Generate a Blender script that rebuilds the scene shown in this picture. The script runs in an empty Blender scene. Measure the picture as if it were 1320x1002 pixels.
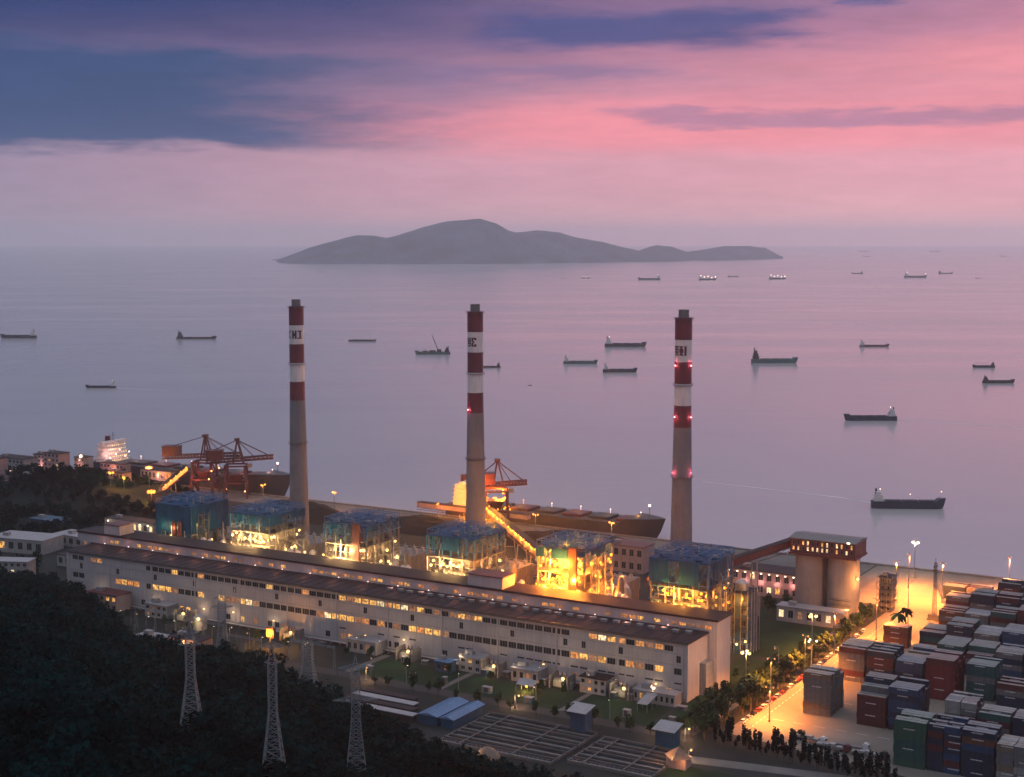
import bpy, math, random
import numpy as np
from mathutils import Vector, Matrix, noise
random.seed(7); rnd = random.random; uni = random.uniform
PI = math.pi
SC = bpy.context.scene
COL = SC.collection

# ------------------------------------------------------------------ camera
F, H, YH = 1900.0, 202.0, 308.0            # focal length in pixels of a 1320 px wide frame, eye height, horizon row
PITCH = math.atan((501 - YH) / F)
cam = bpy.data.cameras.new('camera'); camo = bpy.data.objects.new('camera', cam); COL.objects.link(camo)
camo.location = (0, 0, H); camo.rotation_euler = (PI / 2 - PITCH, 0, 0)
cam.sensor_width = 36; cam.lens = F / 1320 * 36; cam.clip_start = 1; cam.clip_end = 120000
SC.camera = camo

# ------------------------------------------------------------------ world: dusk sky
W = bpy.data.worlds.new('World'); SC.world = W; W.use_nodes = True
nt = W.node_tree; N = nt.nodes; LK = nt.links
for n in list(N): N.remove(n)
def sock(node, i, v):
    if isinstance(v, bpy.types.NodeSocket): LK.new(v, node.inputs[i])
    elif v is not None: node.inputs[i].default_value = v
def Mt(op, a, b=None, c=None, clamp=False):
    n = N.new('ShaderNodeMath'); n.operation = op; n.use_clamp = clamp
    sock(n, 0, a); sock(n, 1, b); sock(n, 2, c); return n.outputs[0]
def smooth(v, a, b):
    n = N.new('ShaderNodeMapRange'); n.interpolation_type = 'SMOOTHSTEP'
    sock(n, 0, v); n.inputs[1].default_value = a; n.inputs[2].default_value = b; return n.outputs[0]
def mixc(f, a, b):
    n = N.new('ShaderNodeMix'); n.data_type = 'RGBA'
    sock(n, 0, f); sock(n, 6, a if isinstance(a, bpy.types.NodeSocket) else (*a, 1)); sock(n, 7, b if isinstance(b, bpy.types.NodeSocket) else (*b, 1)); return n.outputs[2]
def lin(r, g, b):
    f = lambda c: (c / 255 / 12.92) if c / 255 <= .04045 else ((c / 255 + .055) / 1.055) ** 2.4
    return (f(r), f(g), f(b))
tc = N.new('ShaderNodeTexCoord')
sp = N.new('ShaderNodeSeparateXYZ'); LK.new(tc.outputs['Generated'], sp.inputs[0])
az = Mt('ARCTAN2', sp.outputs[0], sp.outputs[1]); el = Mt('ARCSINE', sp.outputs[2])
def noi(sx, sy, off, det=5, rough=.55):
    cx = N.new('ShaderNodeCombineXYZ'); sock(cx, 0, Mt('MULTIPLY', az, sx)); sock(cx, 1, Mt('MULTIPLY', el, sy)); cx.inputs[2].default_value = off
    t = N.new('ShaderNodeTexNoise'); t.inputs['Scale'].default_value = 1; t.inputs['Detail'].default_value = det; t.inputs['Roughness'].default_value = rough
    LK.new(cx.outputs[0], t.inputs[0]); return t.outputs[0]
n_big = noi(7, 34, 3.1); n_fine = noi(24, 150, 9.7, 6, .6); n_mid = noi(12, 70, 5.5)
azr = az
warpa = Mt('ADD', Mt('MULTIPLY', Mt('SUBTRACT', noi(5, 26, 14.2), .5), .34), Mt('MULTIPLY', Mt('SUBTRACT', n_fine, .5), .10))
azw = Mt('ADD', azr, warpa)
warp = Mt('ADD', Mt('MULTIPLY', Mt('SUBTRACT', n_big, .5), .030), Mt('MULTIPLY', Mt('SUBTRACT', n_fine, .5), .012))
elw = Mt('ADD', el, warp)
def blob(a0, e0, sa, se, e=None):
    x = Mt('DIVIDE', Mt('SUBTRACT', azw, a0), sa); y = Mt('DIVIDE', Mt('SUBTRACT', elw if e is None else e, e0), se)
    s = Mt('ADD', Mt('MULTIPLY', x, x), Mt('MULTIPLY', y, y)); return Mt('EXPONENT', Mt('MULTIPLY', s, -1.0))
def band(e0, e1, soft, a0, a1, asoft):
    u = Mt('MULTIPLY', smooth(elw, e0 - soft, e0 + soft), Mt('SUBTRACT', 1.0, smooth(elw, e1 - soft, e1 + soft)))
    h = Mt('MULTIPLY', smooth(azw, a0 - asoft, a0 + asoft), Mt('SUBTRACT', 1.0, smooth(azw, a1 - asoft, a1 + asoft)))
    return Mt('MULTIPLY', u, h)
# glow parameter: 1 toward the afterglow on the right, 0 away from it, all round the compass
gl = Mt('COSINE', Mt('SUBTRACT', az, .62))
tg = smooth(gl, .50, .99)
hor = mixc(tg, lin(158, 142, 164), lin(255, 184, 186))
low = mixc(tg, lin(152, 138, 164), lin(240, 168, 182))
mid = mixc(tg, lin(92, 104, 146), lin(206, 142, 164))
hi = mixc(tg, lin(34, 62, 112), lin(150, 116, 154))
zen = mixc(tg, lin(206, 216, 234), lin(220, 212, 226))
c = mixc(smooth(elw, .0, .045), hor, low)
c = mixc(smooth(elw, .050, .095), c, mid)
c = mixc(smooth(elw, .092, .140), c, hi)
c = mixc(smooth(el, .165, .50), c, zen)
# pink afterglow sheets
c = mixc(Mt('MULTIPLY', band(.058, .092, .010, -.06, 1.2, .12), .72), c, lin(250, 150, 164))
c = mixc(Mt('MULTIPLY', blob(.42, .115, .25, .030), .95), c, lin(255, 156, 165))
c = mixc(Mt('MULTIPLY', blob(.10, .073, .17, .012), .85), c, lin(255, 152, 165))
c = mixc(Mt('MULTIPLY', blob(-.11, .113, .12, .018), .30), c, lin(142, 120, 156))
# dark blue cloud sheets
c = mixc(Mt('MULTIPLY', band(.0585, .120, .005, -1.6, -.095, .12), .96), c, lin(48, 78, 124))
c = mixc(Mt('MULTIPLY', blob(-.25, .168, .28, .036), 1.0), c, lin(36, 60, 114))
c = mixc(Mt('MULTIPLY', band(.1265, .150, .006, .012, .165, .05), .9), c, lin(68, 80, 136))
c = mixc(Mt('MULTIPLY', band(.104, .112, .005, -.05, .10, .04), .55), c, lin(112, 104, 152))
c = mixc(Mt('MULTIPLY', band(.0765, .0855, .0028, .10, .33, .035), .80), c, lin(176, 128, 160))
c = mixc(Mt('MULTIPLY', band(.151, .160, .003, .215, .262, .015), .8), c, lin(92, 92, 146))
c = mixc(Mt('MULTIPLY', blob(-.05, .166, .04, .006), .8), c, lin(62, 78, 136))
# streaky variation
var = Mt('ADD', Mt('ADD', .82, Mt('MULTIPLY', n_mid, .30)), Mt('MULTIPLY', Mt('SUBTRACT', noi(40, 260, 21.3, 6, .62), .40), .22))
vm = N.new('ShaderNodeVectorMath'); vm.operation = 'SCALE'; LK.new(c, vm.inputs[0]); LK.new(var, vm.inputs[3])
bg = N.new('ShaderNodeBackground'); LK.new(vm.outputs[0], bg.inputs[0]); bg.inputs[1].default_value = 1.0
sky = N.new('ShaderNodeTexSky'); sky.sky_type = 'NISHITA'; sky.sun_disc = False
sky.sun_elevation = math.radians(1.0); sky.sun_rotation = math.radians(36); sky.altitude = 200
bg2 = N.new('ShaderNodeBackground'); LK.new(sky.outputs[0], bg2.inputs[0]); bg2.inputs[1].default_value = .0016
ad = N.new('ShaderNodeAddShader'); LK.new(bg.outputs[0], ad.inputs[0]); LK.new(bg2.outputs[0], ad.inputs[1])
wo = N.new('ShaderNodeOutputWorld'); LK.new(ad.outputs[0], wo.inputs[0])

sun = bpy.data.lights.new('sun', 'SUN'); sun.energy = .25; sun.angle = math.radians(14); sun.color = (1, .55, .55)
suno = bpy.data.objects.new('sun', sun); COL.objects.link(suno)
suno.rotation_euler = Vector((-math.sin(math.radians(36)), -math.cos(math.radians(36)), -math.tan(math.radians(5)))).to_track_quat('-Z', 'Y').to_euler()

vs = SC.view_settings; vs.view_transform = 'Standard'; vs.look = 'None'; vs.exposure = 0; vs.gamma = 1; vs.use_curve_mapping = False
cy = SC.cycles
cy.max_bounces = 5; cy.diffuse_bounces = 2; cy.glossy_bounces = 3; cy.transmission_bounces = 2; cy.volume_bounces = 3
cy.transparent_max_bounces = 4; cy.caustics_reflective = False; cy.caustics_refractive = False
cy.use_denoising = True; cy.use_light_tree = True; cy.sample_clamp_indirect = 4

# ------------------------------------------------------------------ frames and helpers
cP, sP = math.cos(PITCH), math.sin(PITCH)
def at(px, py, z=0.0):                      # where the sight line through a picture point meets height z
    x = (px - 660) / F; u = (501 - py) / F
    d = (x, cP + u * sP, -sP + u * cP); t = (z - H) / d[2]
    return Vector((d[0] * t, d[1] * t, z))
def pxl(v):
    dz = v[2] - H; f = v[1] * cP - dz * sP; u = v[1] * sP + dz * cP
    return 660 + F * v[0] / f, 501 - F * u / f
_B = at(886, 906); _A = at(87, 768)
TH = math.atan2(_B.y - _A.y, _B.x - _A.x)   # works axis: x runs along the turbine hall, y runs toward the sea
AX = Vector((math.cos(TH), math.sin(TH), 0)); AY = Vector((-AX.y, AX.x, 0))
def P(x, y, z=0.0): return Vector((_B.x, _B.y, 0)) + AX * x + AY * y + Vector((0, 0, z))
def pl(px, py, z=0.0):
    d = at(px, py, z) - Vector((_B.x, _B.y, z)); return d.dot(AX), d.dot(AY)
def xat(px, y, z=0.0):                      # works x for a picture column on a line of constant y
    lo, hi = -1200.0, 500.0
    for _ in range(40):
        m = (lo + hi) / 2
        if pxl(P(m, y, z))[0] < px: lo = m
        else: hi = m
    return lo

class MB:
    def __init__(s): s.v = []; s.f = []; s.m = []
    def add(s, vs, fs, m=0):
        b = len(s.v); s.v += [tuple(q) for q in vs]; s.f += [tuple(i + b for i in f) for f in fs]; s.m += [m] * len(fs); return s
    def box(s, x0, x1, y0, y1, z0, z1, m=0):
        return s.add([(x, y, z) for z in (z0, z1) for y in (y0, y1) for x in (x0, x1)],
                     [(0, 2, 3, 1), (4, 5, 7, 6), (0, 1, 5, 4), (2, 6, 7, 3), (0, 4, 6, 2), (1, 3, 7, 5)], m)
    def tube(s, p, q, r, n=6, r2=None, m=0, cap=True):
        p = Vector(p); q = Vector(q); d = q - p
        if d.length < 1e-6: return s
        d.normalize(); a = d.orthogonal().normalized(); b = d.cross(a); r2 = r if r2 is None else r2
        vs = [p + (a * math.cos(2 * PI * i / n) + b * math.sin(2 * PI * i / n)) * r for i in range(n)] + \
             [q + (a * math.cos(2 * PI * i / n) + b * math.sin(2 * PI * i / n)) * r2 for i in range(n)]
        fs = [(i, (i + 1) % n, n + (i + 1) % n, n + i) for i in range(n)]
        if cap: fs += [tuple(range(n - 1, -1, -1)), tuple(range(n, 2 * n))]
        return s.add(vs, fs, m)
    def bar(s, p, q, w, m=0): return s.tube(p, q, w * .72, 4, None, m)
    def lathe(s, prof, n=32, m=0, cx=0, cy=0, caps=True):
        vs = [(cx + r * math.cos(2 * PI * i / n), cy + r * math.sin(2 * PI * i / n), z) for r, z in prof for i in range(n)]
        fs = [(k * n + i, k * n + (i + 1) % n, (k + 1) * n + (i + 1) % n, (k + 1) * n + i) for k in range(len(prof) - 1) for i in range(n)]
        if caps: fs += [tuple(range(n - 1, -1, -1)), tuple((len(prof) - 1) * n + i for i in range(n))]
        return s.add(vs, fs, m)
    def prism(s, poly, z0, z1, m=0):
        n = len(poly)
        return s.add([(x, y, z0) for x, y in poly] + [(x, y, z1) for x, y in poly],
                     [tuple(range(n - 1, -1, -1)), tuple(range(n, 2 * n))] + [(i, (i + 1) % n, n + (i + 1) % n, n + i) for i in range(n)], m)
    def sphere(s, c, r, n=8, k=5, m=0):
        prof = [(max(r * math.sin(PI * j / k), .01 * r), -r * math.cos(PI * j / k)) for j in range(k + 1)]
        b = len(s.v); s.lathe(prof, n, m); s.v[b:] = [(x + c[0], y + c[1], z + c[2]) for x, y, z in s.v[b:]]; return s
    def mesh(s, name, mats):
        me = bpy.data.meshes.new(name); me.from_pydata(s.v, [], s.f)
        for mt in (mats if isinstance(mats, (list, tuple)) else [mats]): me.materials.append(mt)
        if any(s.m): me.polygons.foreach_set('material_index', s.m)
        me.validate(); me.update(); return me
def obj(name, data, mats=None, parent=None, loc=None, rz=None):
    if isinstance(data, MB): data = data.mesh(name, mats)
    o = bpy.data.objects.new(name, data); COL.objects.link(o)
    if parent: o.parent = parent
    if loc is not None: o.location = loc
    if rz is not None: o.rotation_euler = (0, 0, rz)
    return o
def tag(o, label, cat, group=None):
    o['label'] = label; o['category'] = cat
    if group: o['group'] = group
    return o
def thing(name, label, cat, x, y, z=0.0, rz=0.0, group=None, world=False):
    o = bpy.data.objects.new(name, None); COL.objects.link(o); o.empty_display_size = 1
    o.location = Vector((x, y, z)) if world else P(x, y, z); o.rotation_euler = (0, 0, rz if world else TH + rz)
    return tag(o, label, cat, group)
def struct(name, mb, mt, kind='structure', works=True):
    o = obj(name, mb, mt); o['kind'] = kind
    if works: o.location = P(0, 0, 0); o.rotation_euler = (0, 0, TH)
    return o
def copy_tree(o, parent=None):
    c = o.copy(); COL.objects.link(c)
    if parent: c.parent = parent; c.matrix_parent_inverse = o.matrix_parent_inverse.copy()
    for ch in list(o.children): copy_tree(ch, c)
    return c
LIGHTS = {}
def lamp(parent, loc, watts, col=(1, .6, .25), r=.5, name='glow'):
    k = (round(watts), col, r)
    if k not in LIGHTS:
        l = bpy.data.lights.new(name, 'POINT'); l.energy = watts; l.color = col; l.shadow_soft_size = r; LIGHTS[k] = l
    o = bpy.data.objects.new(name, LIGHTS[k]); COL.objects.link(o); o.parent = parent; o.location = loc; return o

def spot(parent, loc, watts, col, cone=150, r=.4):
    l = bpy.data.lights.new('flood', 'SPOT'); l.energy = watts * 1.15; l.color = col; l.shadow_soft_size = r; l.spot_size = math.radians(cone); l.spot_blend = .7
    o = bpy.data.objects.new('flood', l); COL.objects.link(o); o.parent = parent; o.location = loc; return o

# ------------------------------------------------------------------ materials
def mat(name, col, rough=.7, var=.25, scale=.4, metal=0.0, bump=0.0, streak=0.0, col2=None, spec=.5, detail=6, bscale=None, sdir=(1.1, 1.1, .07)):
    m = bpy.data.materials.new(name); m.use_nodes = True; t = m.node_tree; b = t.nodes['Principled BSDF']
    tcn = t.nodes.new('ShaderNodeTexCoord'); nz = t.nodes.new('ShaderNodeTexNoise')
    nz.inputs['Scale'].default_value = scale; nz.inputs['Detail'].default_value = detail; nz.inputs['Roughness'].default_value = .65
    t.links.new(tcn.outputs['Object'], nz.inputs[0])
    rp = t.nodes.new('ShaderNodeValToRGB'); rp.color_ramp.elements[0].position = .30; rp.color_ramp.elements[1].position = .70
    c2 = col2 or tuple(min(1, x * (1 + var)) for x in col); c1 = tuple(x * (1 - var) for x in col)
    rp.color_ramp.elements[0].color = (*c1, 1); rp.color_ramp.elements[1].color = (*c2, 1)
    t.links.new(nz.outputs[0], rp.inputs[0]); out = rp.outputs[0]
    if streak:
        mp = t.nodes.new('ShaderNodeMapping'); mp.inputs['Scale'].default_value = sdir; t.links.new(tcn.outputs['Object'], mp.inputs[0])
        n2 = t.nodes.new('ShaderNodeTexNoise'); n2.inputs['Scale'].default_value = 1; n2.inputs['Detail'].default_value = 5; t.links.new(mp.outputs[0], n2.inputs[0])
        r2 = t.nodes.new('ShaderNodeMapRange'); r2.inputs[1].default_value = .42; r2.inputs[2].default_value = .72; r2.inputs[3].default_value = 1; r2.inputs[4].default_value = 1 - streak
        t.links.new(n2.outputs[0], r2.inputs[0])
        v = t.nodes.new('ShaderNodeVectorMath'); v.operation = 'SCALE'; t.links.new(out, v.inputs[0]); t.links.new(r2.outputs[0], v.inputs[3]); out = v.outputs[0]
    t.links.new(out, b.inputs['Base Color'])
    b.inputs['Roughness'].default_value = rough; b.inputs['Metallic'].default_value = metal; b.inputs['Specular IOR Level'].default_value = spec
    if bump:
        bp = t.nodes.new('ShaderNodeBump'); bp.inputs['Strength'].default_value = bump; bp.inputs['Distance'].default_value = .3
        src = nz
        if bscale:
            src = t.nodes.new('ShaderNodeTexNoise'); src.inputs['Scale'].default_value = bscale; src.inputs['Detail'].default_value = 4; t.links.new(tcn.outputs['Object'], src.inputs[0])
        t.links.new(src.outputs[0], bp.inputs['Height']); t.links.new(bp.outputs[0], b.inputs['Normal'])
    return m
def emit(name, col, s, patchy=0.0, scale=.8):
    m = bpy.data.materials.new(name); m.use_nodes = True; t = m.node_tree; b = t.nodes['Principled BSDF']
    b.inputs['Base Color'].default_value = (*[x * .3 for x in col], 1); b.inputs['Emission Color'].default_value = (*col, 1); b.inputs['Emission Strength'].default_value = s
    b.inputs['Roughness'].default_value = .3
    if patchy:                               # furnished room behind a lit window: uneven brightness
        tcn = t.nodes.new('ShaderNodeTexCoord'); nz = t.nodes.new('ShaderNodeTexNoise'); nz.inputs['Scale'].default_value = scale; nz.inputs['Detail'].default_value = 3
        oi = t.nodes.new('ShaderNodeObjectInfo'); va = t.nodes.new('ShaderNodeVectorMath'); va.operation = 'ADD'
        t.links.new(tcn.outputs['Object'], va.inputs[0]); t.links.new(oi.outputs['Location'], va.inputs[1]); t.links.new(va.outputs[0], nz.inputs[0])
        mr = t.nodes.new('ShaderNodeMapRange'); mr.inputs[1].default_value = .35; mr.inputs[2].default_value = .7; mr.inputs[3].default_value = s * (1 - patchy); mr.inputs[4].default_value = s * (1 + patchy)
        t.links.new(nz.outputs[0], mr.inputs[0]); t.links.new(mr.outputs[0], b.inputs['Emission Strength'])
    return m
M = {}
M['concrete'] = mat('concrete', (0.2, 0.185, 0.18), .8, .22, .12, streak=.35, bump=.2, spec=0.12)
M['chimney_grey'] = mat('chimney_grey', (0.165, 0.16, 0.178), .85, .18, .06, streak=0.15, spec=0.12)
M['red_paint'] = mat('red_paint', (0.105, 0.012, 0.028), .5, .2, .15, streak=.25)
M['white_paint'] = mat('white_paint', (0.58, 0.55, 0.56), .5, .10, .15, streak=.18)
M['ink'] = mat('dark_lettering', (.06, .015, .03), .6, .1)
M['hall_wall'] = mat('hall_wall', (0.34, 0.315, 0.33), .75, .16, .045, streak=.18, detail=9)
M['hall_wall_lower'] = mat('hall_wall_lower', (0.26, 0.25, 0.26), .8, .16, .05, streak=.12)
M['roof_dark'] = mat('roof_dark', (0.03, 0.021, 0.026), .65, .30, .10, bump=.2, spec=0.12)
M['roof_pale'] = mat('roof_pale', (0.26, 0.25, 0.27), .5, .15, .2, streak=.2)
M['glass_dark'] = mat('dark_glass', (.02, .025, .035), .12, .3, .3)
M['frame'] = mat('window_frame', (0.18, 0.17, 0.17), .6, .1)
M['blue_clad'] = mat('blue_cladding', (0.006, 0.065, 0.15), .5, .30, .12, streak=.35, spec=0.12)
M['blue_steel'] = mat('blue_steel', (0.014, 0.12, 0.27), .5, .25, .4)
M['grey_steel'] = mat('grey_steel', (0.12, 0.12, 0.125), .55, .25, .4, metal=.2)
M['dark_steel'] = mat('dark_steel', (0.06, 0.055, 0.06), .6, .3, .3)
M['pale_steel'] = mat('pale_steel', (0.24, 0.24, 0.25), .5, .2, .4, metal=.2)
M['casing'] = mat('boiler_casing', (0.17, 0.15, 0.14), .6, .3, .2, streak=.35)
M['rust'] = mat('rust_red_steel', (.070, .016, .024), .65, .35, .3, streak=.3)
M['redbrown'] = mat('red_brown_cladding', (0.1, 0.022, 0.028), .6, .25, .15, streak=.3)
M['silver'] = mat('silver_lagging', (0.34, 0.33, 0.33), .4, .15, .3, metal=.5)
M['galv'] = mat('galvanised_steel', (.16, .185, .21), .5, .2, .5, metal=.3)
M['silo'] = mat('silo_concrete', (0.25, 0.22, 0.22), .85, .16, .07, streak=0.12, spec=0.12)
M['asphalt'] = mat('asphalt', (0.045, 0.044, 0.046), .85, .35, .02, detail=9, bump=.1, spec=0.12)
M['yard'] = mat('yard_concrete', (0.15, 0.135, 0.12), .75, .35, .022, detail=10, streak=0, bump=.1, spec=0.12)
M['path'] = mat('path_concrete', (0.13, 0.125, 0.12), .85, .3, .05, detail=8, spec=0.12)
M['ground'] = mat('plant_ground', (0.022, 0.027, 0.028), .9, .55, .018, detail=10, bump=.3, spec=0.12)
M['lawn'] = mat('lawn', (0.01, 0.03, 0.016), .95, .45, .06, detail=9, bump=.4, spec=0.12)
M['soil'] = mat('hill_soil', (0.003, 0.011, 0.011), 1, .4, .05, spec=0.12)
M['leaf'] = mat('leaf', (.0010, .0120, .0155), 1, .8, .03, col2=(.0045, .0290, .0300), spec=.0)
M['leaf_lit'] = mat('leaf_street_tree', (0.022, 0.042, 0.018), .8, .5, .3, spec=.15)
M['bark'] = mat('bark', (.10, .075, .055), .9, .3, 1, spec=0.12)
M['coal'] = mat('coal', (.018, .017, .019), .95, .5, .05, bump=.6, spec=0.12)
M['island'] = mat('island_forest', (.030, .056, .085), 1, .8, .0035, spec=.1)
M['pink_wall'] = mat('pinkish_plaster', (0.3, 0.215, 0.21), .8, .15, .15, streak=.25)
M['pale_wall'] = mat('pale_plaster', (0.27, 0.26, 0.26), .8, .14, .15, streak=.3)
M['blue_wall'] = mat('blue_sheet_wall', (0.012, 0.06, 0.12), .6, .2, .3, streak=.2)
M['blue_roof'] = mat('light_blue_roof', (0.09, 0.18, 0.33), .5, .2, .25, streak=.2)
M['tyre'] = mat('tyre_rubber', (.015, .015, .016), .9, .2)
M['basin_wall'] = mat('basin_wall', (.10, .095, .098), .85, .35, .1, spec=.1)
M['basin_water'] = mat('basin_water', (.02, .025, .03), .1, .3, .1)
M['hull_navy'] = mat('hull_navy', (0.018, 0.026, 0.045), .6, .25, .05, streak=.2)
M['hull_green'] = mat('hull_green', (.035, .085, .080), .6, .25, .05)
M['hull_red'] = mat('hull_maroon', (.10, .03, .04), .6, .25, .05)
M['hull_grey'] = mat('hull_grey', (.022, .021, .026), .6, .25, .05)
M['ship_white'] = mat('ship_white', (0.5, 0.48, 0.48), .5, .12, .2)
M['foam'] = mat('foam', (.55, .52, .55), .9, .3, .03)
M['lit_a'] = emit('lit_window_gold', (1, .50, .13), .95, .9)
M['lit_b'] = emit('lit_window_amber', (1, .40, .12), .62, .8)
M['lit_c'] = emit('lit_window_white', (1, .74, .40), 1.2, .8)
M['lit_dim'] = emit('lit_window_dim', (.9, .42, .22), .26, .8)
M['lamp_warm'] = emit('lamp_warm', (1, .58, .20), 3.4)
M['lamp_white'] = emit('lamp_white', (1, .80, .56), 4)
M['lamp_sodium'] = emit('lamp_sodium', (1, .33, .035), 2.6)
M['lamp_red'] = emit('lamp_red', (1, .12, .18), 4)
M['lamp_pink'] = emit('lamp_pink_white', (1, .66, .55), 3)

# ------------------------------------------------------------------ water, land, island
QY, ZW = 312.0, -4.0
wm = bpy.data.materials.new('sea_water'); wm.use_nodes = True; t = wm.node_tree; b = t.nodes['Principled BSDF']
b.inputs['Base Color'].default_value = (.38, .365, .365, 1); b.inputs['IOR'].default_value = 1.33; b.inputs['Specular IOR Level'].default_value = 1.0
tcn = t.nodes.new('ShaderNodeTexCoord'); mp = t.nodes.new('ShaderNodeMapping'); mp.inputs['Scale'].default_value = (.0011, .0034, 1)
mp.inputs['Rotation'].default_value = (0, 0, .22)
nz = t.nodes.new('ShaderNodeTexNoise'); nz.inputs['Scale'].default_value = 1; nz.inputs['Detail'].default_value = 7; nz.inputs['Roughness'].default_value = .6
t.links.new(tcn.outputs['Object'], mp.inputs[0]); t.links.new(mp.outputs[0], nz.inputs[0])
mr = t.nodes.new('ShaderNodeMapRange'); mr.inputs[1].default_value = .3; mr.inputs[2].default_value = .7; mr.inputs[3].default_value = .13; mr.inputs[4].default_value = .22
t.links.new(nz.outputs[0], mr.inputs[0]); t.links.new(mr.outputs[0], b.inputs['Roughness'])
mp2 = t.nodes.new('ShaderNodeMapping'); mp2.inputs['Scale'].default_value = (.012, .05, 1); mp2.inputs['Rotation'].default_value = (0, 0, .15)
n2 = t.nodes.new('ShaderNodeTexNoise'); n2.inputs['Scale'].default_value = 1; n2.inputs['Detail'].default_value = 4
t.links.new(tcn.outputs['Object'], mp2.inputs[0]); t.links.new(mp2.outputs[0], n2.inputs[0])
bp = t.nodes.new('ShaderNodeBump'); bp.inputs['Strength'].default_value = .16; bp.inputs['Distance'].default_value = 1.2
t.links.new(n2.outputs[0], bp.inputs['Height']); t.links.new(bp.outputs[0], b.inputs['Normal'])
sea = MB().add([(-29000, -2500, ZW), (29000, -2500, ZW), (29000, 41500, ZW), (-29000, 41500, ZW)], [(0, 1, 2, 3)])
struct('sea_water', sea, wm, works=False)

land = MB().prism([(-2600, -1050), (900, -1050), (900, QY), (-2600, QY)], -8, 0)
struct('ground', land, M['ground'])
struct('quay_wall', MB().box(-720, 900, QY, QY + 1.6, -8, .9), M['concrete'])
def sheet(name, poly, mt, z=.004, kind='structure'):
    n = len(poly); return struct(name, MB().prism(poly, z - .003, z), mt, kind)
sheet('container_yard', [(29, -28), (420, -90), (420, 311), (29, 311)], M['yard'], .006)
sheet('quay_apron', [(-720, 280), (-10, 280), (-10, 311), (-720, 311)], M['path'], .006)
sheet('pier_apron', [(-9, 214), (28.9, 214), (28.9, 311), (-9, 311)], M['yard'], .006)
sheet('road', [(-380, -46), (22, -46), (22, -38.5), (-380, -38.5)], M['asphalt'], .010)
sheet('road', [(13, -38.4), (20, -38.4), (24, 180), (17.5, 180)], M['path'], .010)
sheet('road', [(22.2, -70), (90, -57), (90, -50), (22.2, -62)], M['path'], .010)
sheet('path', [(-158, -38), (-154, -38), (-154, -6), (-158, -6)], M['path'], .010)
sheet('path', [(-44, -38), (-41.5, -38), (-41.5, -10), (-44, -10)], M['path'], .010)
sheet('path', [(-106, -38), (-103, -38), (-103, -8), (-106, -8)], M['path'], .010)
for nm, (x0, x1, y0, y1) in {'a': (-102, -45, -37, -14), 'b': (-40, -2, -37, -12), 'c': (0, 12, -36, 12), 'd': (-153, -107, -37, -12), 'e': (-6, 16, 16, 78), 'f': (-30, 16, 84, 150), 'g': (24, 52, -86, -72)}.items():
    sheet('lawn', [(x0, y0), (x1, y0), (x1, y1), (x0, y1)], M['lawn'], .012)
sheet('lawn', [(-40, 152), (14, 152), (16, 178), (-60, 178)], M['lawn'], .012)
# lane paint in the container yard
lm = MB()
for k in range(46): lm.box(36.0, 36.25, -20 + k * 4.4, -17.6 + k * 4.4, .010, .014)
for yy in (-2, 34, 88, 122, 164, 206):
    for k in range(14): lm.box(40 + k * 9, 45 + k * 9, yy, yy + .2, .010, .014)
struct('lane_markings', lm, M['white_paint'])

# island: a ridge-lined body standing in the sea
sil = [(352, 340), (362, 334), (380, 327), (400, 319), (430, 311), (462, 303), (485, 304), (500, 307), (515, 303), (540, 295), (565, 288), (590, 284), (620, 282), (640, 288),
       (655, 297), (665, 300), (690, 297), (720, 299), (745, 307), (775, 312), (800, 318), (822, 323), (845, 316), (865, 318), (885, 325), (905, 322), (930, 317), (965, 317), (985, 320), (1003, 331), (1008, 334)]
vs_, fs_ = [], []; NX, NY = 170, 26
for i in range(NX):
    px = 352 + (1008 - 352) * i / (NX - 1); k = max(j for j in range(len(sil)) if sil[j][0] <= px + 1e-6); k = min(k, len(sil) - 2)
    f = (px - sil[k][0]) / (sil[k + 1][0] - sil[k][0]); py = sil[k][1] * (1 - f) + sil[k + 1][1] * f
    base = 340.5 - 6 * max(0, (px - 600) / 400) ** 1.5
    near = at(px, base, ZW); ridge_d = near.y * 1.10
    hz = H + ridge_d * (YH - py) / F
    for j in range(NY):
        s = j / (NY - 1) * 2 - 1; d = near.y * (1 + .10 * (s + 1)); x = (px - 660) / F * d
        g = max(0, 1 - abs(s) ** 1.4)
        nv = noise.fractal(Vector((x / 900, d / 900, 3)), 1, 2, 6) * 130 * g * (1 - g) * 2 + noise.noise(Vector((x / 130, d / 130, 1))) * 7 * g
        vs_.append((x, d, ZW - 3 + max(0, (hz - ZW + 3)) * g + nv))
for i in range(NX - 1):
    for j in range(NY - 1): fs_.append((i * NY + j, (i + 1) * NY + j, (i + 1) * NY + j + 1, i * NY + j + 1))
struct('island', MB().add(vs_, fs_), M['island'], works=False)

# haze: one even box of pale air round everything
hm = bpy.data.materials.new('haze'); hm.use_nodes = True; t = hm.node_tree
for n in list(t.nodes): t.nodes.remove(n)
pv = t.nodes.new('ShaderNodeVolumePrincipled'); pv.inputs['Color'].default_value = (.95, .945, 1.0, 1); pv.inputs['Density'].default_value = 5.0e-5; pv.inputs['Anisotropy'].default_value = .6
mo = t.nodes.new('ShaderNodeOutputMaterial'); t.links.new(pv.outputs[0], mo.inputs['Volume'])
hz_ = struct('haze', MB().box(-30000, 30000, -3000, 42500, -9.5, 480), hm, 'stuff', works=False)

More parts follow.
